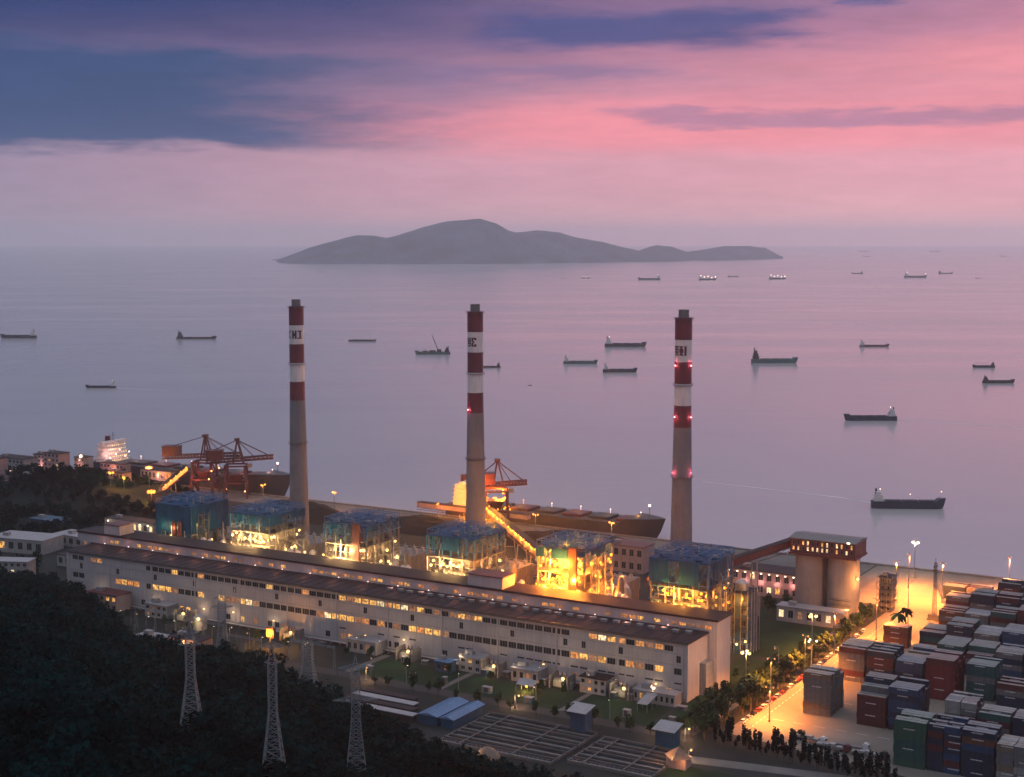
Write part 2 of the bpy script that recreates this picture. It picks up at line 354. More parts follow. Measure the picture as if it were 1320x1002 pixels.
# ------------------------------------------------------------------ foreground hill with its wood
HS = [(-200, 722), (0, 752), (60, 762), (95, 778), (130, 806), (160, 838), (240, 853), (330, 868), (400, 912), (500, 960), (600, 1004), (700, 1042), (800, 1075), (1000, 1200)]
def dfoot(px):
    for (a, ya), (b_, yb) in zip(HS, HS[1:]):
        if px <= b_: 
            f = max(0, (px - a) / (b_ - a)); return F * H / (ya + (yb - ya) * f - YH)
    return 420
def hill_z(x, y):
    if y < 10: return 100
    px = 660 + F * x / y; d0 = dfoot(max(-200, min(1000, px)))
    t = d0 - y
    if t < 0: return -1.0
    return min(.168 * t, 84) + min(1, t / 60) * (noise.fractal(Vector((x / 90, y / 90, 0)), 1, 2, 4) * 7)
hv, hf = [], []; NA, ND = 90, 70
for i in range(NA):
    px = -420 + 1500 * i / (NA - 1); d0 = dfoot(max(-200, min(1000, px)))
    for j in range(ND):
        d = 70 + (d0 + 1 - 70) * j / (ND - 1); x = (px - 660) / F * d
        hv.append((x, d, hill_z(x, d) if j < ND - 1 else -1.0))
for i in range(NA - 1):
    for j in range(ND - 1): hf.append((i * ND + j, (i + 1) * ND + j, (i + 1) * ND + j + 1, i * ND + j + 1))
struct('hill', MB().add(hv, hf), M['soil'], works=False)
def on_hill(px, py):
    d = 60.0
    while d < 1200:
        d += 1; u = (501 - py) / F; z = H + d * (-sP + u * cP) / (cP + u * sP); x = (px - 660) / F * d * (1 / 1.0)
        if z <= hill_z(x, d) or z <= 0: break
    return x, d, max(0, hill_z(x, d))

rng = np.random.default_rng(3)
def crown_cloud(n, rx, rz, size, lobes=7):
    """leaf clumps spread through the volume of an uneven crown; unit: metres"""
    cs = np.stack([rng.uniform(-.55, .55, lobes) * rx, rng.uniform(-.55, .55, lobes) * rx, rng.uniform(.25, .85, lobes) * rz], 1)
    k = rng.integers(0, lobes, n); d = rng.normal(size=(n, 3)); d /= np.linalg.norm(d, axis=1)[:, None]
    rr = rng.uniform(.55, 1.05, n)[:, None]
    p = cs[k] + d * rr * np.array([rx * .50, rx * .50, rz * .30])
    a = rng.normal(size=(n, 3)); a /= np.linalg.norm(a, axis=1)[:, None]
    nn = d + rng.normal(size=(n, 3)) * .5; u = np.cross(nn, a); u /= np.linalg.norm(u, axis=1)[:, None] + 1e-9
    v = np.cross(nn, u); v /= np.linalg.norm(v, axis=1)[:, None] + 1e-9
    s = size * rng.uniform(.6, 1.3, n)[:, None]
    return np.stack([p - u * s - v * s * .5, p + u * s - v * s * .6, p + u * s * .7 + v * s * .6, p - u * s * .8 + v * s * .5], 1)   # n,4,3
def cloud_mesh(name, quads, mt):
    q = quads.reshape(-1, 3); nq = len(quads); me = bpy.data.meshes.new(name)
    me.vertices.add(nq * 4); me.vertices.foreach_set('co', q.astype(np.float32).ravel())
    me.loops.add(nq * 4); me.loops.foreach_set('vertex_index', np.arange(nq * 4, dtype=np.int32))
    me.polygons.add(nq); me.polygons.foreach_set('loop_start', np.arange(0, nq * 4, 4, dtype=np.int32)); me.polygons.foreach_set('loop_total', np.full(nq, 4, np.int32))
    me.materials.append(mt); me.update(); me.validate(); return me
protos = [crown_cloud(190, uni(3.2, 4.4), uni(6.0, 8.5), .58, 9) for _ in range(7)]
qs = []
for _ in range(5600):
    px = uni(-60, 760); d0 = dfoot(px); d = uni(290, d0 + 4)
    x = (px - 660) / F * d; z = hill_z(x, d)
    if pxl((x, d, z + 9))[1] > 1030: continue
    q = protos[int(rnd() * 7)]; a = uni(0, 2 * PI); s = uni(.6, 1.25) * (1.45 if rnd() < .10 else 1) * (.8 if d > d0 - 12 else 1); R = np.array([[math.cos(a), -math.sin(a), 0], [math.sin(a), math.cos(a), 0], [0, 0, 1]])
    qs.append((q @ R.T) * s + np.array([x, d, z - .8]))
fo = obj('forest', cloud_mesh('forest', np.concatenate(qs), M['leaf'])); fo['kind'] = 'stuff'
print('forest quads', sum(len(q) for q in qs))

# ------------------------------------------------------------------ three chimneys
GLY = {'C': ['0110', '1100', '1000', '1000', '1000', '1100', '0110'], 'N': ['11011', '11011', '11111', '11111', '11111', '11011', '11011'],
       'I': ['11111', '00110', '00110', '00110', '00110', '00110', '11111'], 'W': ['11011', '10101', '11111', '10101', '11111', '10001', '11111'],
       'X': ['11111', '11011', '11000', '01100', '11000', '11011', '11111'], 'B': ['11111', '10101', '11111', '10101', '11111', '10101', '11011'],
       'T': ['1111', '0110', '1111', '1111', '1111', '0110', '1111'], 'L': ['11', '11', '11', '11', '11', '11', '11']}
def r_at(z): return 7.0 - 2.1 * min(1, z / 110) ** .8
def chimney(x, y, label, word, lights):
    c = thing('chimney', label, 'chimney', x, y, 0, 0, 'banded power station chimneys')
    n = 40
    obj('shaft', MB().lathe([(r_at(z), z) for z in (0, 12, 30, 50, 70, 95)], n), M['chimney_grey'], c)
    for k, (z0, z1) in enumerate([(95, 107.5), (107.5, 120), (120, 132.5), (132.5, 145), (145, 157.5)]):
        e = .03 if k % 2 == 0 else .0
        obj('red_band' if k % 2 == 0 else 'white_band', MB().lathe([(r_at(z0) + e, z0), (r_at(z1) + e, z1)], n, caps=(k == 4)), M['red_paint' if k % 2 == 0 else 'white_paint'], c)
    obj('flue', MB().lathe([(3.0, 157.5), (3.0, 162), (2.6, 162), (2.6, 159)], 28, caps=False), M['grey_steel'], c)
    for zr in (156.6, 119.0, 66.0):           # ring platforms with rails
        rm = MB(); rr = r_at(zr); rm.lathe([(rr, zr), (rr + .9, zr), (rr + .9, zr + .12), (rr, zr + .12)], n, caps=False)
        for i in range(20): a = i * PI / 10; rm.bar((math.cos(a) * (rr + .85), math.sin(a) * (rr + .85), zr), (math.cos(a) * (rr + .85), math.sin(a) * (rr + .85), zr + 1.1), .06)
        rm.lathe([(rr + .82, zr + 1.05), (rr + .9, zr + 1.05), (rr + .9, zr + 1.12)], n, caps=False)
        obj('platform', rm, M['dark_steel'], c)
    lad = MB(); a = 2.2
    for z in range(2, 156, 3): lad.bar((math.cos(a) * (r_at(z) + .25), math.sin(a) * (r_at(z) + .25), z), (math.cos(a) * (r_at(z + 3) + .25), math.sin(a) * (r_at(z + 3) + .25), z + 3), .25)
    obj('ladder', lad, M['dark_steel'], c)
    # lettering wrapped round the upper white band; camera is toward local direction ang
    v = -P(x, y); ang = math.atan2(v.dot(AY), v.dot(AX)); lt = MB(); R = r_at(139) + .03; pw = .62; tot = sum(len(GLY[g][0]) + 1 for g in word) * pw
    col0 = -1.22 * R
    for g in word:
        bm = GLY[g]; lt = MB()
        for r, row in enumerate(bm):
            for q, ch in enumerate(row):
                if ch == '1':
                    a0 = ang + (col0 + q * pw) / R; a1 = ang + (col0 + (q + 1) * pw) / R; z1 = 141.6 - r * .78; z0 = z1 - .78
                    pts = [(rad * math.cos(aa), rad * math.sin(aa), z) for rad in (R, R + .06) for z in (z0, z1) for aa in (a0, a1)]
                    lt.add(pts, [(0, 1, 3, 2), (4, 6, 7, 5), (0, 4, 5, 1), (2, 3, 7, 6), (0, 2, 6, 4), (1, 5, 7, 3)])
        col0 += (len(bm[0]) + .8) * pw; obj('letter', lt, M['ink'], c)
    for z, da in lights:
        for s in da:
            rr = r_at(z) + .55; p = (math.cos(ang + s) * rr, math.sin(ang + s) * rr, z)
            obj('aviation_light', MB().sphere((0, 0, 0), .42), M['lamp_red' if z < 90 else 'lamp_pink'], c, p)
            lamp(c, (math.cos(ang + s) * (rr + .9), math.sin(ang + s) * (rr + .9), z), 900, (1, .12, .2), .3)
    return c
chimney(-367.5, 190, 'red and white banded chimney standing furthest left, beside the berthed ship with two cranes', ['C', 'N', 'I'], [])
chimney(-227.5, 190, 'red and white banded chimney in front of the yellow lit ship unloader', ['W', 'X'], [(97, (-.95,))])
chimney(-88, 190, 'red and white banded chimney with red aviation lights, furthest right', ['B', 'T', 'L'], [(130.4, (-.95, .95)), (101, (-.95, .95)), (69, (-.95, .95))])

# ------------------------------------------------------------------ turbine hall
HL = -_B.x * 0 - (_A - _B).length            # x of the hall's far end
hall = thing('turbine_hall', 'long pale turbine hall with strips of lit windows and a dark flat roof', 'power station', 0, 0)
ZE = 26.0
rowdefs = [('A', 21.8, 24.4, 4.7, 4.2), ('B', 11.6, 14.6, 4.7, 4.3), ('S', 17.0, 20.2, 4.7, 2.2), ('D', 7.3, 8.2, 4.7, 4.0), ('G', 2.2, 5.2, 4.7, 3.0)]
xs = [HL + k * 4.7 for k in range(int(-HL / 4.7) + 1)]
def seg(px, table):
    for a, b_, v in table:
        if a <= px < b_: return v
    return None
lit = {'A': [(90, 110, .3), (116, 135, .6), (190, 240, .25), (240, 330, .25), (330, 440, .45), (440, 545, .95), (545, 600, .7), (600, 625, .95), (625, 735, 0), (735, 760, -1), (760, 872, .8)],
       'B': [(90, 110, 0), (150, 180, .5), (190, 235, .8), (235, 262, .6), (285, 345, .95), (345, 405, .25), (405, 480, .95), (480, 540, .5), (540, 590, .95), (590, 600, .2), (602, 690, 0), (694, 735, 0), (738, 760, .8), (760, 785, 1.0), (785, 800, .2), (805, 852, .55), (862, 884, 0)],
       'S': [], 'D': [], 'G': []}
R2 = random.Random(11)
cells = {}
for i in range(len(xs) - 1):
    xc = (xs[i] + xs[i + 1]) / 2
    for rn, z0, z1, pit, w in rowdefs:
        px = pxl(P(xc, 0, (z0 + z1) / 2))[0]; st = None
        if rn in 'AB':
            v = seg(px, lit[rn])
            if v is None or v < 0: continue
            st = 'dark' if R2.random() > v else R2.choice(['lit_a', 'lit_a', 'lit_b', 'lit_dim', 'lit_c'] if v > .7 else ['lit_b', 'lit_dim', 'lit_a'])
        elif rn == 'S':
            if i % 6 not in (2,) and not (R2.random() < .06): continue
            st = 'dark'
        elif rn == 'D':
            if R2.random() > .42 or not (380 < px < 900): continue
            st = 'dark'
        else:
            if R2.random() > .22: continue
            st = R2.choice(['dark', 'dark', 'lit_dim', 'lit_a'])
        cells[(i, rn)] = st
# the wall: a sheet with real openings
wallm = MB(); T = .55
for i in range(len(xs) - 1):
    x0, x1 = xs[i], (xs[i + 1] if i < len(xs) - 2 else 0.0)
    rows = sorted([(z0, z1, w) for rn, z0, z1, pit, w in rowdefs if (i, rn) in cells])
    zc = 0.0
    for z0, z1, w in rows:
        wallm.box(x0, x1, 0, T, zc, z0, 0 if zc >= 7 else 0)
        xc = (x0 + xs[i + 1]) / 2
        wallm.box(x0, xc - w / 2, 0, T, z0, z1); wallm.box(xc + w / 2, x1, 0, T, z0, z1); zc = z1
    wallm.box(x0, x1, 0, T, zc, ZE)
obj('front_wall', wallm, M['hall_wall'], hall)
win_cache = {}
def window(parent, x, y, z, w, h, st, rz=0.0):
    k = (round(w, 2), round(h, 2))
    if k not in win_cache:
        fm = MB(); t_ = .12
        fm.box(-w / 2, w / 2, .12, .3, 0, t_); fm.box(-w / 2, w / 2, .12, .3, h - t_, h); fm.box(-w / 2, -w / 2 + t_, .12, .3, t_, h - t_); fm.box(w / 2 - t_, w / 2, .12, .3, t_, h - t_)
        nm = max(1, round(w / 1.3))
        for q in range(1, nm): fm.box(-w / 2 + q * w / nm - .05, -w / 2 + q * w / nm + .05, .14, .28, t_, h - t_)
        pm = MB().add([(-w / 2 + t_, .24, t_), (w / 2 - t_, .24, t_), (w / 2 - t_, .24, h - t_), (-w / 2 + t_, .24, h - t_)], [(0, 1, 2, 3)])
        win_cache[k] = (fm.mesh('window', M['frame']), {})
    fme, panes = win_cache[k]
    if st not in panes: 
        pm = MB().add([(-w / 2 + .12, .24, .12), (w / 2 - .12, .24, .12), (w / 2 - .12, .24, h - .12), (-w / 2 + .12, .24, h - .12)], [(0, 1, 2, 3)])
        panes[st] = pm.mesh('pane', M['glass_dark'] if st == 'dark' else M[st])
    f = obj('window', fme, None, parent, (x, y, z), rz); obj('pane', panes[st], None, f); return f
for (i, rn), st in cells.items():
    d = next(r for r in rowdefs if r[0] == rn); window(hall, (xs[i] + xs[i + 1]) / 2, 0, d[1], d[4], d[2] - d[1], st)
obj('end_wall', MB().box(-.55, 0, T, 22, 0, ZE), M['hall_wall'], hall)
obj('end_wall', MB().box(HL, HL + .55, T, 22, 0, ZE), M['hall_wall'], hall)
obj('roof', MB().box(HL - .6, .6, -.7, 21.9, ZE, ZE + .7), M['roof_dark'], hall)
rb = MB()
for k in range(64): rb.box(HL + k * 6.03, HL + k * 6.03 + .25, -.6, 21.8, ZE + .7, ZE + .86)
obj('roof_seam', rb, M['roof_dark'], hall)
obj('gutter', MB().box(HL - .6, .6, -1.1, -.703, ZE - .1, ZE + .45), M['dark_steel'], hall)
pil = MB().box(0, .8, -.3, -.145, 1.61, ZE - .15).mesh('pilaster', M['hall_wall'])
for k in range(13): obj('pilaster', pil, None, hall, (HL + 2 + k * 31.5, 0, 0))
for zz in (15.9, 20.9): obj('string_course', MB().box(HL, 0, -.14, -.004, zz, zz + .22), M['hall_wall_lower'], hall)
obj('plinth', MB().box(HL, 0, -.25, -.004, 0, 1.6), M['hall_wall_lower'], hall)
vm_ = MB().box(-1.3, 1.3, -.9, .9, 0, .9).box(-1.5, 1.5, -1.1, 1.1, .9, 1.15).mesh('roof_vent', M['pale_steel'])
for k in range(28): obj('roof_vent', vm_, None, hall, (-168 + k * 6.0, 13.5 + .9 * (k % 2), ZE + .86))
# bunker bay behind, higher
YB0, YB1, ZB = 22.0, 37.5, 31.6
bx1 = 4.5
bm_ = MB(); bm_.box(HL - 14, bx1, YB0, YB0 + .5, ZE + .7, ZE + 1.6); 
lw = 3.4; nb = int((bx1 - HL + 14) / 4.2)
R3 = random.Random(5); bw = []
for k in range(nb):
    x0 = HL - 14 + k * 4.2; x1 = x0 + 4.2 if k < nb - 1 else bx1; xc = x0 + 2.1
    if R3.random() < .62:
        bm_.box(x0, xc - lw / 2, YB0, YB0 + .5, ZE + 1.6, ZE + 3.4); bm_.box(xc + lw / 2, x1, YB0, YB0 + .5, ZE + 1.6, ZE + 3.4); bw.append(xc)
    else: bm_.box(x0, x1, YB0, YB0 + .5, ZE + 1.6, ZE + 3.4)
bm_.box(HL - 14, bx1, YB0, YB0 + .5, ZE + 3.4, ZB)
bm_.box(.003, bx1, YB0, YB0 + .5, 0, ZE + .7)
obj('bunker_bay_wall', bm_, M['hall_wall'], hall)
for x in bw: window(hall, x, YB0, ZE + 1.6, lw, 1.8, R3.choice(['lit_dim', 'lit_b', 'lit_dim', 'lit_b', 'lit_dim', 'lit_a']))
obj('bunker_bay_end', MB().box(bx1 - .5, bx1, YB0 + .5, YB1, 0, ZB), M['hall_wall'], hall)
obj('bunker_bay_back', MB().box(HL - 14, bx1 - .5, YB1 - .5, YB1, 0, ZB), M['hall_wall'], hall)
obj('bunker_bay_roof', MB().box(HL - 14.5, bx1 + .6, YB0 - .6, YB1 + .6, ZB, ZB + 1.0), M['roof_dark'], hall)
for px, wd in ((630, 20), (150, 12)):
    x = xat(px, 26, 34)
    obj('roof_house', MB().box(x - wd / 2, x + wd / 2, YB0 + .4, YB0 + 12, ZB + 1.0, ZB + 6.4), M['hall_wall'], hall)
    obj('roof_house_roof', MB().box(x - wd / 2 - .5, x + wd / 2 + .5, YB0 - .1, YB0 + 12.5, ZB + 6.4, ZB + 6.9), M['redbrown'], hall)
# stair annex on the end wall
an = MB().box(.003, 3.2, 13, 21.5, 0, 14.5)
obj('stair_annex', an, M['pale_wall'], hall)
for zz in (1.5, 4.6, 7.7, 10.8):
    for yy in (14.6, 17.2, 19.8): window(hall, 3.2 + .18, yy, zz, 1.7, 2.2, 'dark', PI / 2)
R4 = random.Random(8)
for px in (130, 200, 262, 300, 352, 470, 520, 615, 700, 760, 845):   # wall-mounted lamps along the foot of the hall
    x = xat(px, -1, 7); 
    obj('wall_lamp', MB().box(-.35, .35, -.9, -.3, 0, .35), M['lamp_warm'], hall, (x, 0, R4.uniform(5.5, 7)))
    lamp(hall, (x, -3.2, 5.8), 600, (1, .66, .36), .4)
for k in range(20):                            # small bright lamps along the bunker wall foot
    x = HL + 8 + k * 18.7; obj('wall_lamp', MB().box(-.22, .22, -.5, -.02, 0, .25), M['lamp_pink'], hall, (x, YB0, ZE + 1.0))
    lamp(hall, (x, YB0 - 5.5, ZE + 3.4), 420, (1, .36, .22), .6)

# ------------------------------------------------------------------ boiler houses
def boiler(x, label, blaze, lampcol, lampmat, seed, side=None, h=50.0, w=28.0, power=1.0, clad=5.5):
    R = random.Random(seed); D = 30.0; y = 53.0
    b = thing('boiler_house', label, 'boiler house', x, y, 0, 0, 'boiler houses behind the turbine hall')
    cols = [(-w / 2 + i * w / 4, j * D / 4) for i in range(5) for j in range(5) if i in (0, 4) or j in (0, 4) or (i == 2 and j == 2 and False)]
    cm = MB().box(-.45, .45, -.45, .45, 0, h).mesh('column', M['grey_steel'])
    for cx, cy_ in cols: obj('column', cm, None, b, (cx, cy_, 0))
    levels = [9, 16, 23, 30, 37]
    for z in levels:
        d = MB(); e = 1.2
        d.box(-w / 2 - e, w / 2 + e, -e, D * .25, z, z + .2); d.box(-w / 2 - e, w / 2 + e, D * .75, D + e, z, z + .2)
        d.box(-w / 2 - e, -6.6, D * .25, D * .75, z, z + .2); d.box(6.6, w / 2 + e, D * .25, D * .75, z, z + .2)
        for yy in (-e, D + e): 
            d.bar((-w / 2 - e, yy, z + 1.2), (w / 2 + e, yy, z + 1.2), .09); d.bar((-w / 2 - e, yy, z + .7), (w / 2 + e, yy, z + .7), .06)
            for k in range(17): d.bar((-w / 2 - e + k * (w + 2 * e) / 16, yy, z + .2), (-w / 2 - e + k * (w + 2 * e) / 16, yy, z + 1.2), .06)
        for xx in (-w / 2 - e, w / 2 + e):
            d.bar((xx, -e, z + 1.2), (xx, D + e, z + 1.2), .09)
            for k in range(13): d.bar((xx, -e + k * (D + 2 * e) / 12, z + .2), (xx, -e + k * (D + 2 * e) / 12, z + 1.2), .06)
        obj('deck', d, M['dark_steel'], b)
    fr = MB()
    for z0, z1 in zip([0] + levels, levels + [h]):
        for (xa, ya), (xb, yb) in [((-w / 2, 0), (w / 2, 0)), ((w / 2, 0), (w / 2, D)), ((-w / 2, D), (w / 2, D)), ((-w / 2, 0), (-w / 2, D))]:
            fr.box(min(xa, xb) - .2, max(xa, xb) + .2, min(ya, yb) - .2, max(ya, yb) + .2, z1 - .75, z1 - .15) if xa == xb or ya == yb else None
            for k in range(4):
                if R.random() < .85:
                    p = (xa + (xb - xa) * k / 4, ya + (yb - ya) * k / 4); q = (xa + (xb - xa) * (k + 1) / 4, ya + (yb - ya) * (k + 1) / 4)
                    if R.random() < .5: p, q = q, p
                    fr.bar((*p, z0 + .3), (*q, z1 - .6), .28)
    obj('steel_frame', fr, M['grey_steel' if seed not in (1, 6) else 'blue_steel'], b)
    fm = MB().box(-6, 6, D * .27, D * .73, 5, h - 6)
    for z in range(8, int(h - 7), 3): fm.box(-6.3, 6.3, D * .26, D * .74, z, z + .5)
    fm.lathe([(.4, 1.0), (5.6, 5)], 4, caps=False, cy=D * .5)
    obj('furnace', fm, M['casing'], b)
    bp_ = MB()
    for k in range(9): xx = -w / 2 + 2.5 + k * (w - 5) / 8; bp_.tube((xx, 2.6 + (k % 3) * .8, 2), (xx, 2.6 + (k % 3) * .8, 34 - (k % 3) * 3), .28 + .12 * (k % 2), 8)
    for k in range(6): xx = -5 + k * 2; bp_.tube((xx, 3.5, 10), (xx * .6, D * .27, 18 + (k % 2) * 7), .35, 8)
    for z in (12, 19, 26, 33): bp_.tube((-w / 2 + 1, 1.6, z - .9), (w / 2 - 1, 1.6, z - .9), .3, 8)
    for k in range(7): xx = R.uniform(-w / 2, w / 2); zz = R.uniform(2, 20); bp_.tube((xx, -1.6 - R.random() * .8, zz), (xx, -1.6 - R.random() * .8, zz + R.uniform(8, 22)), R.uniform(.14, .34), 7)
    for k in range(8): yy = R.uniform(1, D - 1); zz = R.uniform(4, 22); bp_.tube((w / 2 + 1.6, yy, zz), (w / 2 + 1.6, yy, zz + R.uniform(8, 20)), R.uniform(.14, .34), 7)
    obj('pipework', bp_, M['silver'], b)['kind'] = 'stuff'
    db = MB()
    for xx in (-8.5, 8.5): db.tube((xx, D * .86, 3), (xx, D * .86, 38), 1.9, 14); db.tube((xx, D * .86, 38), (xx * .7, D * .6, 42), 1.9, 14)
    db.tube((-w / 2 - 1.6, D * .7, 6), (-w / 2 - 1.6, D * .7, 36), 1.1, 12)
    obj('flue_duct', db, M['grey_steel'], b)
    vs_ = MB()
    for k in range(10):
        xx = R.uniform(-w / 2 + 2, w / 2 - 3); zz = R.choice(levels[:4]) + .2; yy = R.choice([1.2, 4.2, D - 4]); vs_.box(xx, xx + R.uniform(1, 2.6), yy, yy + R.uniform(1, 2), zz, zz + R.uniform(1.4, 3.2))
        xx = R.uniform(-w / 2 + 3, w / 2 - 3); vs_.tube((xx, yy + .5, zz), (xx, yy + .5, zz + R.uniform(1.5, 3)), R.uniform(.5, 1.1), 10)
    obj('machinery', vs_, M['pale_steel'], b)['kind'] = 'stuff'
    # blue sheeted top storey: each wall built of ribs
    zc0, zc1 = h - clad, h
    for (xa, xb, ya, yb) in [(-w / 2 - .9, w / 2 + .9, -.95, -.65), (-w / 2 - .9, w / 2 + .9, D + .65, D + .95), (-w / 2 - .95, -w / 2 - .65, -.64, D + .64), (w / 2 + .65, w / 2 + .95, -.64, D + .64)]:
        long_x = xb - xa > 2; npn = 6; q0, q1 = (xa, xb) if long_x else (ya, yb); gx = MB()
        for q in range(npn):                   # single sheets with ribs, some left off so the lattice shows
            u0 = q0 + (q1 - q0) * q / npn; u1 = q0 + (q1 - q0) * (q + 1) / npn; ym = (ya + yb) / 2 if long_x else (xa + xb) / 2
            pt = lambda u, z: (u, ym, z) if long_x else (ym, u, z)
            gx.bar(pt(u0, zc0 - 3), pt(u0, zc1), .34); gx.bar(pt(u0, zc0), pt(u1, zc1), .26); gx.bar(pt(u1, zc0), pt(u0, zc1), .26); gx.bar(pt(u0, zc0), pt(u1, zc0), .34)
            if R.random() < (1.0 if clad > 15 else .55):
                sh = MB(); za = zc0 + (0 if clad > 15 or R.random() < .5 else clad * R.uniform(.2, .5)); out = -1 if (ya < 5 if long_x else xa < 0) else 1; yo = (yb if out > 0 else ya) if long_x else (xb if out > 0 else xa)
                def bxx(a0, a1, b0, b1): sh.box(a0, a1, min(b0, b1), max(b0, b1), za, zc1 - .1) if long_x else sh.box(min(b0, b1), max(b0, b1), a0, a1, za, zc1 - .1)
                bxx(u0 + .05, u1 - .05, yo + out * .2, yo + out * .32)
                for r_ in range(5): uu = u0 + (u1 - u0) * (r_ + .5) / 5; bxx(uu - .2, uu + .2, yo + out * .322, yo + out * .45)
                obj('sheet', sh, M['blue_clad'], b)
        obj('lattice', gx, M['blue_steel'], b)
    rf = MB()
    for q in range(7):
        for r_ in range(7):
            if R.random() < .72: rf.box(-w / 2 - 1 + q * (w + 2) / 7 + .1, -w / 2 - 1 + (q + 1) * (w + 2) / 7 - .1, -1 + r_ * (D + 2) / 7 + .1, -1 + (r_ + 1) * (D + 2) / 7 - .1, h, h + .3)
    for q in range(8): rf.bar((-w / 2 - 1 + q * (w + 2) / 7, -1, h - .2), (-w / 2 - 1 + q * (w + 2) / 7, D + 1, h - .2), .4); rf.bar((-w / 2 - 1, -1 + q * (D + 2) / 7, h - .2), (w / 2 + 1, -1 + q * (D + 2) / 7, h - .2), .4)
    obj('roof_plates', rf, M['blue_clad'], b)['kind'] = 'stuff'
    tr = MB()
    for k in range(7):
        yy = k * D / 6
        tr.bar((-w / 2 - 1, yy, h + .5), (-w / 2 - 1, yy, h + 2.8), .25); tr.bar((w / 2 + 1, yy, h + .5), (w / 2 + 1, yy, h + 2.8), .25); tr.bar((-w / 2 - 1, yy, h + 2.8), (w / 2 + 1, yy, h + 2.8), .3)
        for q in range(6): x0 = -w / 2 - 1 + q * (w + 2) / 6; tr.bar((x0, yy, h + .5 + 2.3 * (q % 2)), (x0 + (w + 2) / 6, yy, h + 2.8 - 2.3 * (q % 2)), .16)
    for xx in (-w / 2 - 1, -w / 4, 0, w / 4, w / 2 + 1): tr.bar((xx, 0, h + 2.8), (xx, D, h + 2.8), .22)
    for q in range(26):
        xx, yy = R.uniform(-w / 2, w / 2), R.uniform(0, D); tr.bar((xx, yy, h + .3), (xx, yy, h + R.uniform(2, 5)), .2); tr.bar((xx, yy, h + R.uniform(1, 4)), (xx + R.uniform(-6, 6), yy + R.uniform(-6, 6), h + R.uniform(1, 4)), .2)
    obj('roof_steelwork', tr, M['blue_steel'], b)
    rv = MB()
    for k in range(12):
        xx, yy = R.uniform(-w / 2 + 1, w / 2 - 1), R.uniform(1, D - 1)
        if k % 3: rv.tube((xx, yy, h + .5), (xx, yy, h + R.uniform(1.5, 4)), R.uniform(.3, .7), 8)
        else: rv.box(xx - 1.4, xx + 1.4, yy - 1, yy + 1, h + .5, h + R.uniform(1.3, 2.4))
    obj('roof_vents', rv, M['pale_steel'], b)['kind'] = 'stuff'
    st = MB(); sx_ = w / 2 + 2.0
    for a_, c_ in ((0, 0), (3.2, 0), (0, 5), (3.2, 5)): st.bar((sx_ + a_, 4 + c_, 0), (sx_ + a_, 4 + c_, h - 4), .3)
    for k in range(int((h - 5) / 3.5)):
        z = k * 3.5; st.box(sx_, sx_ + 3.2, 4, 5, z + 3.4, z + 3.5) if k % 2 else st.box(sx_, sx_ + 3.2, 8, 9, z + 3.4, z + 3.5)
        ya, yb = (5, 8.2) if k % 2 == 0 else (8.2, 5)
        for dx in (.3, 1.5): st.bar((sx_ + dx, ya, z + .1), (sx_ + dx, yb, z + 3.5), .14)
        st.bar((sx_, 4, z + 3.4), (sx_ + 3.2, 4, z + 3.4), .14); st.bar((sx_ + 3.2, 4, z + 3.4), (sx_ + 3.2, 9, z + 3.4), .14)
    obj('stair_tower', st, M['grey_steel'], b)
    if side == 'shaft': obj('lift_shaft', MB().box(w / 2 - 7.5, w / 2 - 3.2, -2.6, -1.2, 0, h + 1).box(w / 2 - 7.9, w / 2 - 2.8, -3, -1.15, h + 1, h + 1.5), M['redbrown'], b)
    if side == 'ducts':
        for xx, mt in ((2.0, 'redbrown'), (6.2, 'rust')): obj('riser_duct', MB().tube((xx, -2.6, 0), (xx, -2.6, h - 9), 1.25, 14), M[mt], b)
        obj('lamp_strip', MB().box(-1.2, -.8, -1.6, -1.2, 6, h - 12), M['lit_c'], b)
        for k in range(8): obj('sheeting', MB().box(-w / 2 + k * w / 8 + .3, -w / 2 + (k + 1) * w / 8 - .3, -1.0 - .1 * (k % 2), -.75, 2, zc0 - .2), M['blue_clad'], b) if k not in (3, 4, 5) else None
    # flood lights on the decks
    ld = MB().sphere((0, 0, 0), .72, 8, 6).box(-.15, .15, .2, .9, -.15, .15)
    lm_ = ld.mesh('flood_light', M[lampmat])
    for k in range(blaze):
        z = R.choice(levels[1:5] if power > 1 else levels[1:4]) + R.uniform(1.6, 5.2)
        f = R.random()
        if f < .72: p = (R.uniform(-w / 2, w / 2), R.choice([-1.0, .6, 1.6]), z)
        elif f < .95: p = (w / 2 + R.choice([.9, -.6]), R.uniform(0, D), z)
        else: p = (R.uniform(-w / 2, w / 2), 4.4, z)
        obj('flood_light', lm_, None, b, p)
    if blaze:
        for k in range(12):
            z = levels[1 + k % 4] + 4.2 if power > 1 else levels[1 + k % 3] + 4.2; xx = -w * .4 + w * .8 * (k / 11) + R.uniform(-1, 1)
            lamp(b, (xx, [-3.0, 1.2, -4.2, 4.4][(k * 3 + k // 4) % 4], z), 14200 * power, lampcol, .5)
        for k in range(5): lamp(b, (w / 2 + 3.6, 3 + k * 6, 18 + (k % 3) * 8), 4200 * power, lampcol, .5)
    return b
WARM = (1, .55, .18); SOD = (1, .25, .02)
boiler(-350, 'dark blue sheeted boiler house with two upright ducts, unlit, furthest left of the six', 3, WARM, 'lamp_warm', 1, 'ducts', 47, 26, .10, 16)
boiler(-292, 'blue topped boiler house with white lamps standing just right of the unlit boiler house', 40, WARM, 'lamp_warm', 2, None, 47, 27, 1.0)
boiler(-225, 'blue topped boiler house with warm lamps and a red brown lift shaft, between two chimneys', 36, WARM, 'lamp_warm', 3, 'shaft', 48, 27, 1.0)
